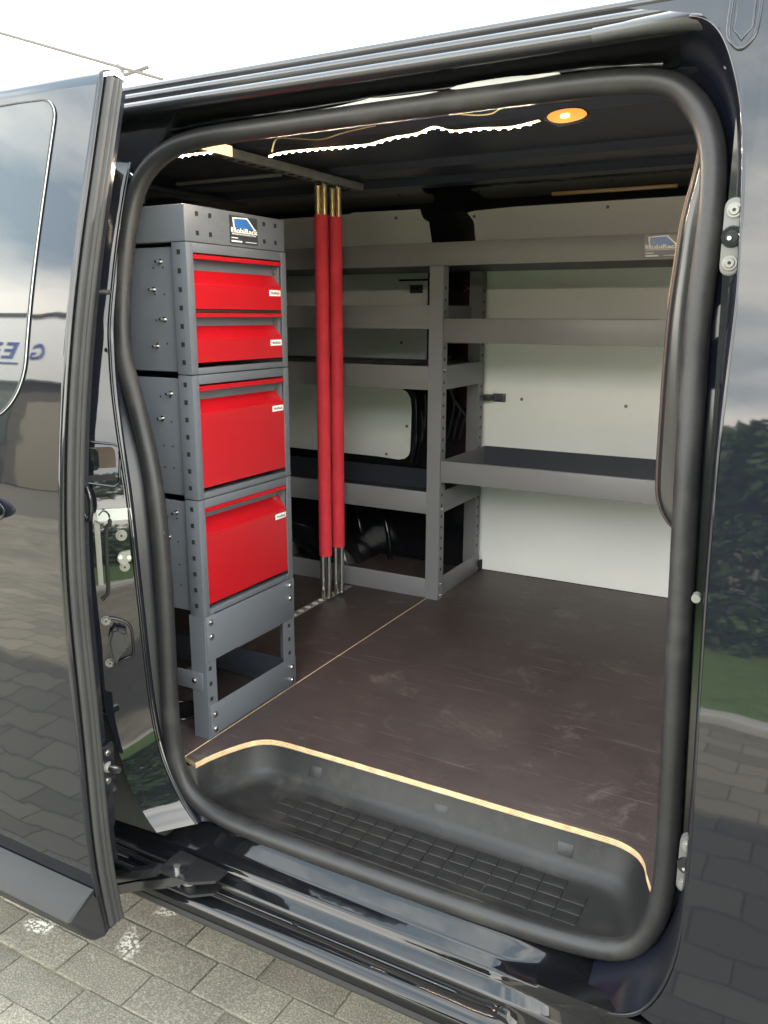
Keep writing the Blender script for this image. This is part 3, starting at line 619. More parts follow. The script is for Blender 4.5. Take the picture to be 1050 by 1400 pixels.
# resample outline
def resample(P, n):
    Ls = [0]
    for a, b_ in zip(P[:-1], P[1:]): Ls.append(Ls[-1]+(b_-a).length)
    out = []
    j = 0
    for i in range(n+1):
        s = Ls[-1]*i/n
        while j < len(P)-2 and Ls[j+1] < s: j += 1
        t = (s-Ls[j])/max(1e-9, Ls[j+1]-Ls[j]); out.append(P[j].lerp(P[j+1], min(1, t)))
    return out
ol = resample(outl, 120)
rm = [Vector((.045+(.955-.045)*i/120, -.122, 0)) for i in range(121)]
for p in rm:   # rim follows the rounded seal corners
    d0 = min(p.x-.045, .955-p.x)
    if d0 < .10: p.y += .02*(1-d0/.10)**2
def tray_z(d, p):
    if d < .022: h = -.0125-.052*(d/.022)**.9
    else:
        t = min(1, (d-.022)/.03); h = -.0645-.0145*math.sin(t*math.pi/2)
    rise = max(0, min(1, (-.06-p.y)/.07)); return h+.030*rise**2
rows = []
for o_, r_ in zip(ol, rm):
    Lr = (r_-o_).length; rr = []
    for d in [0, .003, .007, .012, .017, .022, .028, .034, .042, .052]+[.052+(1)*k for k in []]:
        if True:
            t = min(d/max(Lr, 1e-4), .8*d/.052); p = o_.lerp(r_, t); rr.append(Vector((p.x, p.y, tray_z(d if Lr > .06 else d*Lr/.06, p))))
    t0 = min(.052/max(Lr, 1e-4), .8)
    for k in range(1, 13):
        t = t0+(1-t0)*k/12; p = o_.lerp(r_, t); rr.append(Vector((p.x, p.y, tray_z(.052, p))))
    p = rr[-1]; rr.append(Vector((p.x, p.y-.012, p.z-.02))); rows.append(rr)
tray = grid('step_tray', rows, PLAS, van)
def tz(x, y): return tray_z(.2, Vector((x, y, 0)))
# raised tread pads in the tray
def padmesh(w, d):
    bm = bmesh.new(); bbox(bm, -w/2, w/2, -d/2, d/2, -.003, .0008, .0007, 1); me = bpy.data.meshes.new('tread_pad'); bm.to_mesh(me); bm.free(); me.materials.append(PLAS); return me
pm = padmesh(.0395, .0245)
for r_ in range(4):
    for c_ in range(15):
        if (r_ == 0 and c_ in (0, 14)) or (r_ == 3 and c_ in (0,)) or (r_ == 2 and c_ == 14 and False): continue
        x = .215+c_*.0425; y = .016-r_*.0272
        o = bpy.data.objects.new('tread_pad', pm); COL.objects.link(o); o.parent = tray; o.location = (x, y, tz(x, y)+.0008)
        sl = -(tz(x, y-.005)-tz(x, y+.005))/.01; o.rotation_euler = (math.atan(sl), 0, 0)
for x in (.212, .503, .752):
    f = box('riser_clip', -.015, .015, -.0012, .0012, -.012, .012, PLAS_D, tray, .0008)
    f.rotation_euler = (R(-20), 0, 0); f.location = (x+.017, .0625, -.043)

# floor rail with round holes, tie-down ring
rail = box('floor_rail', -.3005, -.2715, .15, 1.05, -.004, .0012, ALU, van, .0008)
for k in range(22):
    y = .170+k*.0395
    cyl('rail_hole', (-.286, y, .0012), (-.286, y, .0018), .0105, mat('rail_hole_light', (.80,.74,.58), .6), rail, 18)
cyl('lashing_cup', (-.145,.072,.0002), (-.145,.072,.0018), .047, PLAS_D, van, 32)
bm = bmesh.new(); 
sweep('lashing_ring', [(-.145+.046*math.cos(a*math.pi/16), .072+.046*math.sin(a*math.pi/16), .003) for a in range(32)], .0022, MATS['arm_black'], van, n=8, closed=True)
# ceiling rail
cr_ = box('ceiling_rail', -.292, -.252, .20, 1.10, 1.268, 1.290, ALU, van, .002)
for k in range(20): cyl('rail_hole', (-.272, .225+k*.043, 1.268), (-.272, .225+k*.043, 1.2675), .010, HOLE, cr_, 14)
box('rail_glow', -.251, -.247, .20, .46, 1.268, 1.292, LEDSTRIP, cr_, .001)  # glowing strip added for the gold lit start of the rail

# ------------------------------------------------------------------ sliding door
XD = .040
sd_ = grid('sliding_door', [[(x, yd(z), z) for x in [-1.25,-1.0,-.8,-.6,-.45,-.3,-.2,-.1,-.05,0,.02,.032]+[XD-.004]]+[(XD-.001, yd(z)+.002, z), (XD, yd(z)+.006, z)] for z in XS(-.13, 1.262, 90)]+
        [[(x, yd(1.262)+dy_, 1.262+dz_) for x in [-1.25,-1.0,-.8,-.6,-.45,-.3,-.2,-.1,-.05,0,.02,.032]+[XD-.004]]+[(XD-.001, yd(1.262)+dy_, 1.262+dz_-.001), (XD, yd(1.262)+dy_, 1.262+dz_-.003)] for dy_, dz_ in ((.006,.008),(.016,.012),(.03,.012))], PAINT, van)
# door window
def on_door(x, z, d=.002): return Vector((x, yd(z)-d, z))
wz0, wz1, wx1 = .722, 1.236, -.056
def win_edge(z, xr):  # right edge x of the glass at height z with rounded corners
    r1, r2 = .035, .105
    if z > wz1-r1: t = (z-(wz1-r1))/r1; return xr-r1*(1-math.sqrt(max(0, 1-t*t)))
    if z < wz0+r2: t = ((wz0+r2)-z)/r2; return xr-r2*(1-math.sqrt(max(0, 1-t*t)))
    return xr
zz = [wz0+(wz1-wz0)*(.5-.5*math.cos(math.pi*i/60)) for i in range(61)]
grid('window', [[on_door(-1.15+(win_edge(z, wx1)+1.15)*t, z, .0025) for t in [0,.3,.6,.8,.9,.95,.98,.992,1]] for z in zz], GLASS, sd_)
wl = [on_door(win_edge(z, wx1+.002), z, .0018) for z in zz]
wl = [on_door(-1.15, wz0-.002, .0018)]+[on_door(x, wz0-.002, .0018) for x in (-.8,-.5,-.3,-.2)]+wl+[on_door(x, wz1+.002, .0018) for x in (-.15,-.3,-.6,-1.15)]
sweep('window_seal', wl, .0022, RUB_B, sd_, n=8)
sweep('window_trim', [p+Vector((.003 if p.x > -.12 else 0, -.0005, 0)) for p in wl], .0010, mat('bright_edge', (.35,.36,.36), .2, ior=1.8), sd_, n=6)
# edge of the door: dark gap, ribbed grey seal, inner frame
def edge_strip(name, xy, ma, z0=-.214, z1=1.262, par=sd_, n=80):
    return grid(name, [[(XD+dx, yd(z)+dy_+max(0, (z-1.05))*.0, z) for dx, dy_ in xy] for z in XS(z0, z1, n)], ma, par, ang=60)
edge_strip('edge_gap', [(0,.004),(-.008,.006),(-.008,.014),(.0,.016)], RUB_B)
rib = [(.000,.011),(.004,.012),(.0055,.0145),(.0055,.022),(.003,.0245),(.003,.0265),(.0055,.029),(.0050,.033),(.003,.0345),(.0045,.037),(.005,.042),(.002,.045),(-.02,.047)]
edge_strip('leading_edge_seal', rib, RUB_G, z0=-.205)
edge_strip('inner_frame', [(-.02,.047),(-.022,.060),(-.022,.075),(-.06,.085),(-.30,.085)], PAINT_IN, z0=-.10, z1=1.25)
grid('door_top', [[(x, yd(1.262)+t, 1.262+.012-.2*t) for x in XS(-1.25, XD-.002, 8)] for t in (.03,.05,.055)], PAINT_IN, sd_)
# seal top cap
# grey cladding along the bottom
cl = [(.004,-.112),(-.012,-.120),(-.040,-.146),(-.045,-.153),(-.042,-.162),(-.018,-.200),(-.004,-.214),(.020,-.222)]
rows = []
for dy_, z in cl:
    xe_ = .030 + (.006 if z > -.13 or z < -.19 else -.004)
    rows.append([(x, -.3705+dy_, z) for x in XS(-1.25, xe_-.006, 8)]+[(xe_-.002, -.3700+dy_*.96+.001, z)])
rows2 = [r_+[(XD-.006+.0, -.3695+.01, r_[-1][2]*.5-.09)] for r_ in rows]
clad = grid('lower_cladding', rows, PLAS_G, sd_, ang=25)
bm = bmesh.new(); vs = [bm.verts.new(r_[-1]) for r_ in rows]+[bm.verts.new((.034,-.336,-.215)), bm.verts.new((.034,-.336,-.112))]; bm.faces.new(vs); from_bm('cladding_end', bm, PLAS_G, sd_)
# handle
bm = bmesh.new(); bmesh.ops.create_uvsphere(bm, u_segments=24, v_segments=14, radius=1)
for v in bm.verts: v.co = Vector((-.19+v.co.x*.098*(1), yd(.574)-.016+v.co.y*.020, .574+v.co.z*.024))
from_bm('door_handle', bm, mat('handle_grey', (.13,.135,.14), .25, ior=1.9), sd_, True)
bm = bmesh.new(); bmesh.ops.create_uvsphere(bm, u_segments=24, v_segments=14, radius=1)
for v in bm.verts: v.co = Vector((-.20+v.co.x*.105, yd(.570)-.001+v.co.y*.003, .572+v.co.z*.034))
from_bm('handle_recess', bm, PAINT_IN, sd_, True)
# door-edge fittings: latch loop, roller pin and bracket
sweep('latch_loop', smooth_loop([Vector((.022+.010*math.cos(a), -.300+.012*math.cos(a)*0+.0, .585+.030*math.sin(a))) for a in [2*math.pi*i/20 for i in range(20)]], 2), .004, PAINT_IN, sd_, n=8, closed=True)
box('pin_plate', .018, .026, -.318, -.286, .04, .14, PAINT_IN, sd_, .003)
cyl('guide_pin', (.026,-.305,.098), (.052,-.303,.098), .006, ZINC, sd_, 16); cyl('guide_pin', (.022,-.305,.098), (.028,-.303,.098), .010, ALU, sd_, 16)
bolt(.026, -.302, .125, .006, sd_, (1,0,0)); bolt(.026, -.306, .072, .006, sd_, (1,0,0))
prism('door_inner_panel', [(-.40,-.05),(.00,-.05),(.016,-.03),(.016,.12),(.006,.135),(-.40,.14)], 'y', -.300, -.286, PAINT_IN, sd_, .003)
cyl('stop_pin', (.045, yd(.93)+.052, .93), (.062, yd(.93)+.056, .93), .004, PLAS_D, sd_, 10)

# ------------------------------------------------------------------ drawer cabinet
CW = .322; CD = .52
cab = thing('drawer_cabinet', (-.25,.16,0), 'tall dark grey steel cabinet with four red drawer fronts on open legs', 'drawer cabinet')
P = cab
def holes_obj(name, items, parent, ma=HOLE):
    bm = bmesh.new()
    for it in items: bbox(bm, *it)
    o = from_bm(name, bm, ma, parent); o['kind'] = 'stuff'; return o
tb = box('top_box', -CD, 0, 0, CW-.003, 1.030, 1.097, STEEL, P, .002)
box('box_rim', -CD+.01, -.004, .005, CW-.008, 1.0968, 1.0975, STEEL_B, tb, 0)
sqs = []
for y in (.034,.072,.245,.285):
    for z in (1.082,1.047): sqs.append((.0004,.0010,y-.004,y+.004,z-.0042,z+.0042))
holes_obj('square_holes', sqs, tb)
# logo sticker
XR = Matrix(((0,0,1),(1,0,0),(0,1,0)))      # text plane facing +x, reading along +y
def logo(par, y0, y1, z0, z1, x=None, yv=None):
    """dark sticker with a white car outline, on a plane facing +x (x given) or facing -y (yv given)"""
    w, h = (y1-y0), (z1-z0)
    def Q(u, v, d):
        return (x+d, y0+u*w, z0+v*h) if x is not None else (y0+u*w, yv-d, z0+v*h)
    def poly(name, uv, d, ma, pr):
        bm = bmesh.new(); bm.faces.new([bm.verts.new(Q(u, v, d)) for u, v in uv]); bm.faces.new([bm.verts.new(Q(u, v, d-.0002)) for u, v in reversed(uv)])
        return from_bm(name, bm, ma, pr)
    s = box('sticker', x, x+.0006, y0, y1, z0, z1, STK_D, par, 0) if x is not None else box('sticker', y0, y1, yv-.0006, yv, z0, z1, STK_D, par, 0)
    poly('car_outline', [(.10,.92),(.62,.97),(.66,.93),(.88,.62),(.97,.55),(.97,.40),(.04,.40),(.04,.52),(.13,.56)], .0009, STK_W, s)
    poly('car_window', [(.15,.88),(.60,.92),(.84,.60),(.84,.54),(.17,.56)], .0012, STK_B, s)
    poly('word_field', [(.045,.555),(.955,.555),(.955,.42),(.045,.42)], .0014, STK_D, s)
    rot = XR if x is not None else Matrix(((1,0,0),(0,0,-1),(0,1,0)))
    text('lettering', 'MobiRack', h*.24, Q(.5, .475, .0017), rot, STK_W, s, .0001, sx=.86*w/h/.80*.92, bold=h*.004)
    text('lettering', 'BEDRIJFSWAGENINRICHTING', h*.075, Q(.5, .345, .0010), rot, STK_W, s, .0001, sx=w/h*.86)
    poly('print_line', [(.05,.22),(.28,.22),(.28,.19),(.05,.19)], .0009, STK_W, s)
    poly('print_line', [(.05,.11),(.42,.11),(.42,.06),(.05,.06)], .0009, STK_W, s)
    poly('print_line', [(.55,.10),(.95,.10),(.95,.08),(.55,.08)], .0009, STK_W, s)
    return s
logo(tb, .131, .222, 1.036, 1.090, x=.0002)
UN = [(.781,1.029), (.530,.779), (.280,.528)]
studs = {0:[(-.074,.995),(-.095,.943),(-.071,.886),(-.094,.834)],1:[(-.066,.741),(-.092,.690)],2:[(-.068,.496),(-.092,.441)]}
for ui, (z0, z1) in enumerate(UN):
    bm = bmesh.new()
    bbox(bm, -.036, 0, 0, .0022, z0, z1, .0006); bbox(bm, -.0022, 0, .0022, .0195, z0, z1, .0006)     # left angle post
    bbox(bm, -.036, 0, CW-.0022, CW, z0, z1, .0006); bbox(bm, -.0022, 0, CW-.0190, CW-.0022, z0, z1, .0006)
    bbox(bm, -.020, 0, .0195, CW-.0190, z1-.018, z1, .0006); bbox(bm, -.020, 0, .0195, CW-.0190, z0, z0+.012, .0006)
    bbox(bm, -CD, -.004, CW-.008, CW-.004, z0+.004, z1-.002)
    bbox(bm, -CD, -.004, .016, CW-.008, z0+.003, z0+.006)
    bbox(bm, -CD, -CD+.004, .016, CW-.008, z0+.004, z1-.002)
    fr0 = smooth_by_angle(from_bm('frame', bm, STEEL, P), 40)
    box('side_sheet', -CD, -.0361, .010, .014, z0+.004, z1-.007, STEEL, P, .001)
    for x, z in studs[ui]:
        b0 = cyl('stud', (x, .010, z), (x-.001, -.004, z), .0028, ZINC, P, 10); cyl('washer', (x, .0098, z), (x, .0085, z), .0052, ZINC, b0, 12)
    n = 7; dz_ = (z1-z0)/7.1
    sq = [(-.0225,-.0145,-.0007,-.0001,z1-.018-k*.0345-.0045,z1-.018-k*.0345+.0045) for k in range(7)]
    rnd = [(x-.0016,x+.0016,.0092,.0099,z-.0016,z+.0016) for x in (-.069,-.094) for z in (z1-.045, z1-.095, z1-.145, z1-.19)]
    holes_obj('square_holes', sq+rnd, P)
def drawer(lz1, lz0, g0, b0_, f0, nm):
    """pull lip from lz1 to lz0, grey slot to g0, slanted face to b0_, upright face to f0"""
    ya, yb_ = .0205, CW-.0200
    root_ = from_bm('drawer', (lambda bm: (
        [bm.faces.new([bm.verts.new(p) for p in q]) for q in (
            [(-.024,ya,g0),(-.0005,ya,b0_),(-.0005,yb_,b0_),(-.024,yb_-.002,g0)],
            [(-.0005,ya,b0_),(-.0005,ya,f0),(-.0005,yb_,f0),(-.0005,yb_,b0_)],
            [(-.0005,ya,f0),(-.02,ya,f0),(-.02,yb_,f0),(-.0005,yb_,f0)],
            [(-.024,yb_-.002,g0),(-.0005,yb_,b0_),(-.0005,yb_,f0),(-.024,yb_,f0)],
            [(-.024,ya,g0),(-.024,ya,f0),(-.0005,ya,f0),(-.0005,ya,b0_)])], bm)[1])(bmesh.new()), RED, P)
    bm = bmesh.new(); bm.from_mesh(root_.data); bmesh.ops.remove_doubles(bm, verts=bm.verts, dist=1e-5); bmesh.ops.recalc_face_normals(bm, faces=bm.faces)
    bmesh.ops.bevel(bm, geom=[e for e in bm.edges if abs(e.verts[0].co.z-b0_) < 1e-4 and abs(e.verts[1].co.z-b0_) < 1e-4], offset=.0015, segments=2, affect='EDGES'); bm.to_mesh(root_.data); bm.free()
    smooth_by_angle(root_, 25)
    prism('pull_lip', [(-.018,lz1),(-.001,lz1-.001),(.0015,lz1-.004),(.0008,lz0+.001),(-.002,lz0),(-.004,lz0+.001),(-.004,lz1-.004),(-.018,lz1-.003)], 'y', ya-.003, yb_, RED, root_)
    bm = bmesh.new(); bbox(bm, -.026, -.022, ya, yb_, g0-.004, lz0+.004); bbox(bm, -.03, -.004, yb_-.0008, yb_+.0002, f0, lz0)
    from_bm('inner_wall', bm, STEEL, root_)
    tz_ = b0_-.0115
    tg = box('name_tag', -.0003, .0006, yb_-.0435, yb_-.003, tz_-.0062, tz_+.0062, STK_W, root_, .0004)
    text('lettering', 'MobiRack', .0085, (.0008, yb_-.0232, tz_), XR, STK_D, tg, .0001, sx=.92, bold=.0002)
    rn = bmesh.new(); bcyl(rn, (-.012, yb_+.0002, lz0-.012), (-.012, yb_-.004, lz0-.012), .004, n=10); from_bm('runner_screw', rn, ZINC, root_)
drawer(1.009,.999,.982,.953,.906,0)
drawer(.900,.890,.876,.847,.803,1)
drawer(.758,.747,.731,.702,.552,2)
drawer(.510,.500,.487,.452,.303,3)
for z0 in (.900,): box('drawer_gap_shade', -.02, -.002, .0195, CW-.019, .9005, .9045, HOLE, P, 0)  # black strip painting the shade in the gap between the upper drawers
# legs
for side in (0, 1):
    bm = bmesh.new()
    if side == 0: bbox(bm, -.042, 0, 0, .0022, .0, .2795, .0006); bbox(bm, -.0022, 0, .0022, .031, .0, .2795, .0006)
    else: bbox(bm, -.042, 0, CW-.0022, CW, .0, .2795, .0006); bbox(bm, -.0022, 0, CW-.045, CW-.0022, .0, .2795, .0006)
    lg = from_bm('leg', bm, STEEL, P)
    ysq = .011 if side == 0 else CW-.022
    holes_obj('square_holes', [(.0002,.0008,ysq-.0042,ysq+.0042,z-.0045,z+.0045) for z in (.199,.162,.127,.092)], lg)
    bm = bmesh.new(); yy = 0 if side == 0 else CW-.0022
    bbox(bm, -CD, -CD+.042, yy, yy+.0022, 0, .2795); bbox(bm, -CD, -CD+.0022, min(yy, yy+.03) if side == 0 else CW-.03, .031 if side == 0 else CW, 0, .2795); from_bm('leg', bm, STEEL, P)
for z0, z1 in ((.178,.2785),(.006,.078)):
    r_ = box('rail', .0002, .0024, .003, CW-.0005, z0, z1, STEEL, P, .0008)
    zz_ = ((.264,.232) if z0 > .1 else (.054,.020))
    for z in zz_:
        for y in (.0165, CW-.019): bolt(.0024, y, z, .0072, r_, (1,0,0), h=.0045)
    box('rail', -CD, -CD+.002, .003, CW-.0005, z0, z1, STEEL, P, .0008)
bm = bmesh.new(); bbox(bm, -CD, -.003, CW-.0050, CW-.0026, .006, .064, .0005); bbox(bm, -CD, -.003, CW-.03, CW-.0052, .006, .0082)
from_bm('side_rail', bm, STEEL_B, P)
tabp = box('anchor_bracket', -.085, -.010, -.0035, -.0005, .112, .153, STEEL, P, .001); bolt(-.031, -.0035, .134, .0062, tabp, h=.005, star=False)

# ------------------------------------------------------------------ wall shelving
YS, YW = 1.064, 1.425
sh = thing('wall_shelving', (0, 1.24, 0), 'long grey steel shelving unit along the far white wall of the cargo room', 'shelving')
def shelf(x0, x1, z0, z1, ma=STEEL_T, ma_in=STEEL_B):
    r_ = box('shelf', x0, x1, YS, YS+.0016, z0, z1, ma, sh, .0007)
    bm = bmesh.new()
    bbox(bm, x0, x1, YS+.0017, YW-.002, z0, z0+.0015); bbox(bm, x0, x1, YW-.002, YW, z0, z1)
    bbox(bm, x0, x1, YS+.0017, YS+.010, z1-.0015, z1)
    from_bm('shelf_tray', bm, ma_in, r_)
    bm = bmesh.new(); bbox(bm, x1-.0015, x1, YS+.0017, YW-.002, z0, z1); from_bm('shelf_side', bm, STEEL_S, r_); bm = bmesh.new(); bbox(bm, x0, x0+.0015, YS+.0017, YW-.002, z0, z1); from_bm('shelf_side', bm, STEEL_S, r_)
    return r_
top = shelf(-1.9, .995, 1.038, 1.104)
shelf(-1.9, -.0045, .855, .925); s3 = shelf(-1.9, -.0045, .672, .744); shelf(-1.9, -.0045, .281, .352, STEEL_S)
shelf(.0425, .995, .816, .886); shelf(.0425, .995, .389, .456, STEEL_S)
logo(top, .615, .705, 1.043, 1.100, yv=YS-.0002)
for k in range(8):
    x = -.06-.085*k*1.15
    dv = box('shelf_divider', x-.0006, x+.0006, YS+.03, YW-.02, .676, .741, ZINC, s3, 0); dv.rotation_euler = (0,0,0)
# uprights
def upright(x0, x1, yf, yr, zt, side, ma):
    bm = bmesh.new(); bbox(bm, x0, x1, yf, yf+.002, 0, zt, .0006)
    xs = x1-.002 if side > 0 else x0; bbox(bm, xs, xs+.002, min(yf+.002, yr), max(yf, yr), 0, zt, .0006)
    return from_bm('upright', bm, ma, sh)
u1 = upright(-.004, .041, YS-.0025, YS+.036, 1.037, 1, STEEL_S)
u2 = upright(-.014, .030, YW-.037, YW+.002, 1.037, 1, STEEL_S)
upright(-1.0, -.96, YS-.0025, YS+.036, 1.037, 1, STEEL_S); upright(-1.0, -.96, YW-.037, YW, 1.037, 1, STEEL_S)
holes_obj('slots', [(.0411,.0416,YS+.012,YS+.020,z-.0045,z+.0045) for z in [.10+k*.035 for k in range(26)]], u1)
holes_obj('slots', [(.0301,.0306,YW-.022,YW-.014,z-.0045,z+.0045) for z in [.10+k*.035 for k in range(26)]], u2)
br_ = box('base_rail', -1.9, -.0042, YS-.0005, YS+.0012, 0.001, .066, STEEL_S, sh, .0007)
box('side_rail', .0312, .0335, YS+.002, YW-.003, .001, .068, STEEL_S, sh, .0007)
box('side_rail', .0312, .0335, YS+.002, YW-.003, .672, .744, STEEL_S, sh, .0007); box('side_rail', .0312, .0335, YS+.002, YW-.003, .281, .351, STEEL_S, sh, .0007)
for y in (YS+.014, YW-.014):
    for z in (.052,.014,.300,.385,.735,.835):
        xx = .0412 if y < 1.2 else .0306
        bolt(xx, y, z, .0045, sh, (1,0,0), h=.005)
# brackets fixing the shelving to the wall
def bracket(x, z, w=.045, d=-1):
    b_ = box('wall_bracket', x, x+w, 1.441, 1.446, z-.014, z+.014, STEEL_B, sh, .001)
    for dx in (.007, w-.007):
        for dz_ in (-.008,.008): bolt(x+dx, 1.441, z+dz_, .0028, b_, h=.003, star=False)
    box('slot_plate', x+w*.28, x+w*.72, 1.4398, 1.441, z-.003, z+.003, ZINC, b_, 0)
    return b_
bracket(.060, .622); box('bracket_arm', .032, .062, YW-.01, 1.446, .612, .632, STEEL_B, sh, .001)
bracket(-.265, .985, .05); bracket(-.06, .985, .04)
box('bracket_arm', -.30, -.01, 1.425, 1.433, 1.012, 1.018, HOLE, sh, 0)
box('foot_bracket', .031, .040, YW-.012, YW+.018, .002, .040, HOLE, sh, .002)
box('corner_plate', -.14, -.02, 1.428, 1.432, .80, .93, STEEL_B, sh, .001)

# ------------------------------------------------------------------ padded poles
def pole(x, y, ztop, zlo, label):
    p_ = thing('padded_pole', (x, y, 0), label, 'pole', 'red padded load poles'); 
    o = sweep('sleeve', [(x-.0, y, z) for z in (zlo, zlo+.004, .4, .7, 1.0, 1.174, 1.178)], .0205, REDF, p_, n=24)
    bm = bmesh.new(); bcyl(bm, (x-.010, y-.002, .006), (x-.010, y-.002, zlo+.01), .0085, n=16); bcyl(bm, (x+.010, y+.002, .006), (x+.010, y+.002, zlo+.01), .0085, n=16)
    smooth_by_angle(from_bm('lower_tube', bm, ZINC, p_), 40)
    bm = bmesh.new(); bcyl(bm, (x-.008, y-.003, 1.17), (x-.008, y-.003, 1.262), .0095, n=16); bcyl(bm, (x+.010, y+.003, 1.17), (x+.010, y+.003, 1.262), .0085, n=16)
    smooth_by_angle(from_bm('upper_tube', bm, BRASS, p_), 40)
    box('top_hook', x-.016, x+.016, y-.012, y+.012, 1.257, 1.268, ZINC, p_, .002)
    bm = bmesh.new(); bbox(bm, x-.016, x+.016, y-.010, y+.010, .0018, .012, .002); bcyl(bm, (x, y-.012, .004), (x, y-.012, .04), .004, n=10)
    smooth_by_angle(from_bm('foot', bm, ZINC, p_), 40)
pole(-.275, .892, 1.26, .150, 'left and nearer of two red foam padded steel poles between floor and ceiling rail')
pole(-.268, .958, 1.26, .165, 'right and farther of two red foam padded steel poles between floor and ceiling rail')

# ------------------------------------------------------------------ led tapes and dome light
def led(name, pts, label, seg):
    path = catmull(pts, seg); t = thing(name, pts[0], label, 'light strip', 'warm white led tapes')
    sweep('tape', path, 0, LEDSTRIP, t, sect=[(.005,.0005),(-.005,.0005),(-.005,-.0005),(.005,-.0005)])
    rs = resample(path, max(6, int(sum((a-b_).length for a, b_ in zip(path[:-1], path[1:]))/.0165)))
    bm = bmesh.new()
    for q in rs[:-1]:
        bbox(bm, q.x-.0018, q.x+.0018, q.y-.0018, q.y+.0018, q.z-.0026, q.z-.0008)
    o = from_bm('diodes', bm, LED, t); o['kind'] = 'stuff'
    return t
LP = [(.143,.08,1.180),(.175,.08,1.1835),(.215,.08,1.1835),(.271,.08,1.1825),(.345,.08,1.181),(.372,.08,1.184),(.402,.08,1.188),(.445,.08,1.190),(.477,.08,1.197),(.511,.08,1.188),(.56,.08,1.187),(.611,.08,1.184),(.656,.08,1.189)]
led('led_strip', LP, 'long sagging led light strip glowing warm white below the roof edge', 5)
led('led_strip', [(-.105,.08,1.196),(-.04,.08,1.198),(.020,.08,1.198)], 'short straight led light strip glowing at the left end of the roof edge', 5)
# loose wires above the tape
for pts in ([(.15,.075,1.185),(.165,.07,1.205),(.20,.07,1.203),(.26,.07,1.196),(.31,.07,1.203),(.37,.07,1.208)], [(.50,.07,1.215),(.55,.07,1.206),(.58,.07,1.205),(.60,.07,1.212),(.65,.07,1.216)]):
    sweep('wire', catmull(pts, 5), .0016, BRASS, van, n=6)
dm = prism('dome_light', [(.668,1.186),(.690,1.198),(.728,1.197),(.742,1.186),(.734,1.176),(.696,1.172)], 'y', .055, .070, PLAS_D, van, .002)
prism('lens', [(p.x, p.z) for p in smooth_loop(catmull([(.674,0,1.186),(.692,0,1.195),(.727,0,1.194),(.738,0,1.186),(.732,0,1.179),(.697,0,1.175)], 4, True), 3)], 'y', .050, .0555, DOME, dm, .002)
prism('bulb', rrect(.699, .713, 1.182, 1.188, .0028), 'y', .0480, .0495, DOMEHOT, dm)

# ------------------------------------------------------------------ surroundings: seen over the roof and mirrored in the paint
def cable(name, pts, label):
    o = sweep(name, pts, .034, mat('cable_grey', (.07,.066,.062), .8), None, n=6); return tag(o, label, 'cable')
a, b_ = Vector((-13.059,10,5.864)), Vector((-9.417,10,4.696)); d = (b_-a).normalized()
cable('overhead_cable', [a-d*8, a, b_, b_+d*.2], 'thin grey overhead cable crossing the white sky above the open door')
cable('overhead_cable', [(-10.20,10,4.98), (-10.05,10,4.80), (-9.50,10,4.86)], 'short branching overhead wire just above the van roof corner')
# lawn, kerb, road
plane('lawn', .45, 16, -14, -2.55, G+.03, GRASS)
box('kerb', .45, 16, -2.55, -2.43, G-.05, G+.06, mat('kerb_stone', (.40,.39,.36), .8), None, .01)['kind'] = 'structure'
def foliage_mesh(name, blobs, n, size, mats):
    V, F, MI = [], [], []
    for k in range(n):
        c, r = random.choice(blobs); dd = Vector((random.gauss(0,1), random.gauss(0,1), random.gauss(0,1))).normalized()
        p = Vector(c)+Vector((dd.x*r[0], dd.y*r[1], dd.z*r[2]))*random.uniform(.55, 1.05)
        u = Vector((random.gauss(0,1), random.gauss(0,1), random.gauss(0,1))).normalized(); w = u.orthogonal().normalized()
        s = size*random.uniform(.6, 1.4); i = len(V); V += [p-u*s, p+w*s*.5, p+u*s, p-w*s*.5]; F.append((i, i+1, i+2, i+3)); MI.append(random.randint(0, 1))
    me = bpy.data.meshes.new(name); me.from_pydata([tuple(v) for v in V], [], F)
    for q in mats: me.materials.append(q)
    me.polygons.foreach_set('material_index', MI); return me
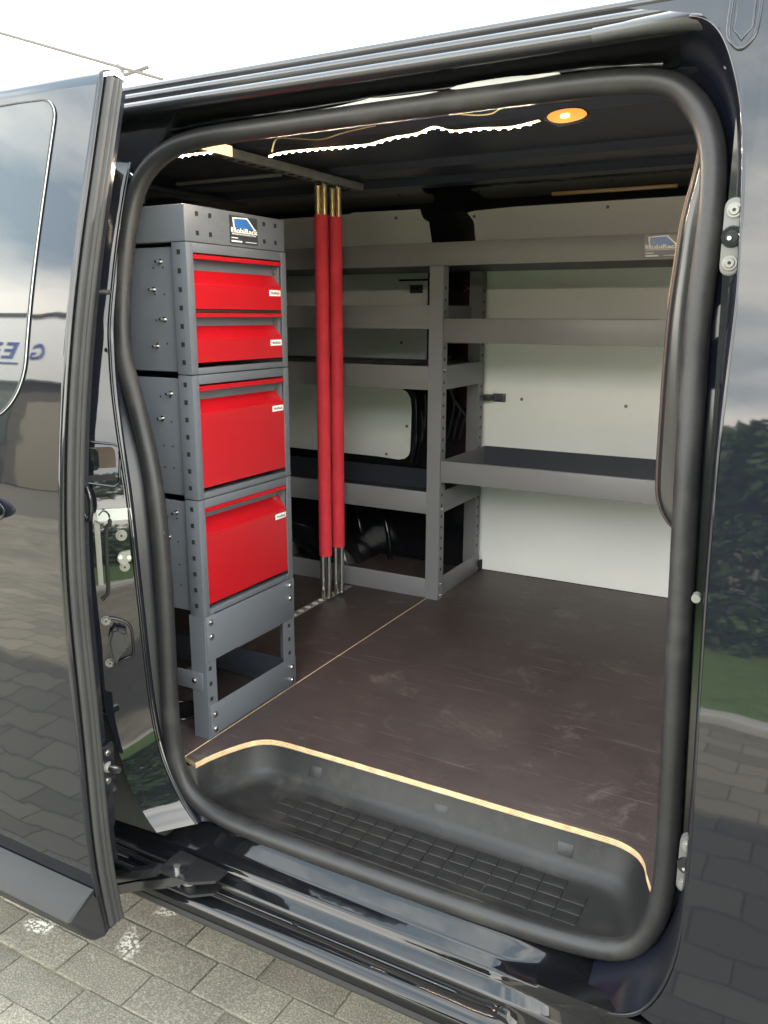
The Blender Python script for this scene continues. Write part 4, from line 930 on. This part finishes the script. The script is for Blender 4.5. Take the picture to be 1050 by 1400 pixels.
def tree(x, y, h, r, label, seed):
    random.seed(seed)
    t = thing('tree', (x, y, G), label, 'tree', 'trees beyond the lawn')
    blobs = [((x+random.uniform(-.6,.6)*r, y+random.uniform(-.6,.6)*r, G+h*random.uniform(.45,.95)), (r*.45, r*.45, h*.14)) for _ in range(14)]
    me = foliage_mesh('crown', blobs, 13000, .075, [FOLI, FOLI2]); o = bpy.data.objects.new('crown', me); COL.objects.link(o); o.parent = t; o.matrix_parent_inverse = Matrix.Translation(-t.location)
    sweep('trunk', [(x, y, G), (x+.1, y, G+h*.35), (x, y+.1, G+h*.75)], lambda s: .18*(1-s*.75), BARK, t, n=10)
    for k in range(4):
        b2 = blobs[k][0]; sweep('limb', [(x+.08, y, G+h*.35), tuple((Vector(b2)+Vector((x, y, G+h*.4)))/2), b2], lambda s: .07*(1-s*.7), BARK, t, n=8)
for i, (x, y, h, r, lb) in enumerate([(-1.0,-8.2,3.0,1.3,'round leafy tree at the left end of the lawn'),(.9,-7.4,3.1,1.6,'broad leafy tree behind the lawn, straight across from the doorway'),(3.6,-8.0,3.0,1.6,'low leafy tree right of the broad one'),(7.0,-9,4.2,2.0,'tall leafy tree at the right end of the lawn'),(1.4,-11.5,4.3,.9,'slim tall tree standing farther back above the others')]): tree(x, y, h, r, lb, 20+i)
random.seed(3)
hg = bpy.data.objects.new('hedge', foliage_mesh('hedge', [((.3+k*.45, -4.6, G+.7), (.42,.45,.8)) for k in range(28)], 30000, .055, [FOLI2, FOLI])); COL.objects.link(hg); tag(hg, 'long dark green hedge along the back of the lawn', 'hedge')
# white hall with blue lettering
hall = thing('hall', (-20,-16,G), 'white flat roofed hall with blue letters across the yard, mirrored in the sliding door', 'building')
box('fascia', -32, -15.5, -16, -15, 4.4, 7.7, WALLW, hall, .02)
box('wall', -32, -15.5, -22, -15.4, G, 4.4, BROWN, hall, .02)
box('roof', -32.1, -15.4, -22, -14.9, 7.7, 7.85, ROOFT, hall, .02)
RY = Matrix(((-1,0,0),(0,0,1),(0,1,0)))
for i, x in enumerate((-30,-26.4,-22.8,-19.2)):
    dw = box('roller_door', x, x+2.8, -15.4, -15.34, G, 3.4, [mat('door_green', (.04, .055, .045), .6), mat('door_tan', (.20, .18, .13), .6)][i % 2], hall, .01)

BLUE = mat('sign_blue', (.02,.05,.28), .5)
text('lettering', 'G', 1.15, (-19.1,-14.98,5.75), RY, BLUE, hall, .02, bold=.02); text('lettering', 'E', 1.15, (-20.35,-14.98,5.85), RY, BLUE, hall, .02, bold=.02); text('lettering', '*', 1.8, (-21.2,-14.98,5.7), RY, BLUE, hall, .02, bold=.02)
box('underline', -21.0, -19.8, -14.99, -14.96, 5.2, 5.27, BLUE, hall, 0)
for r_ in ROOTS:
    if 'is_root' in r_: del r_['is_root']
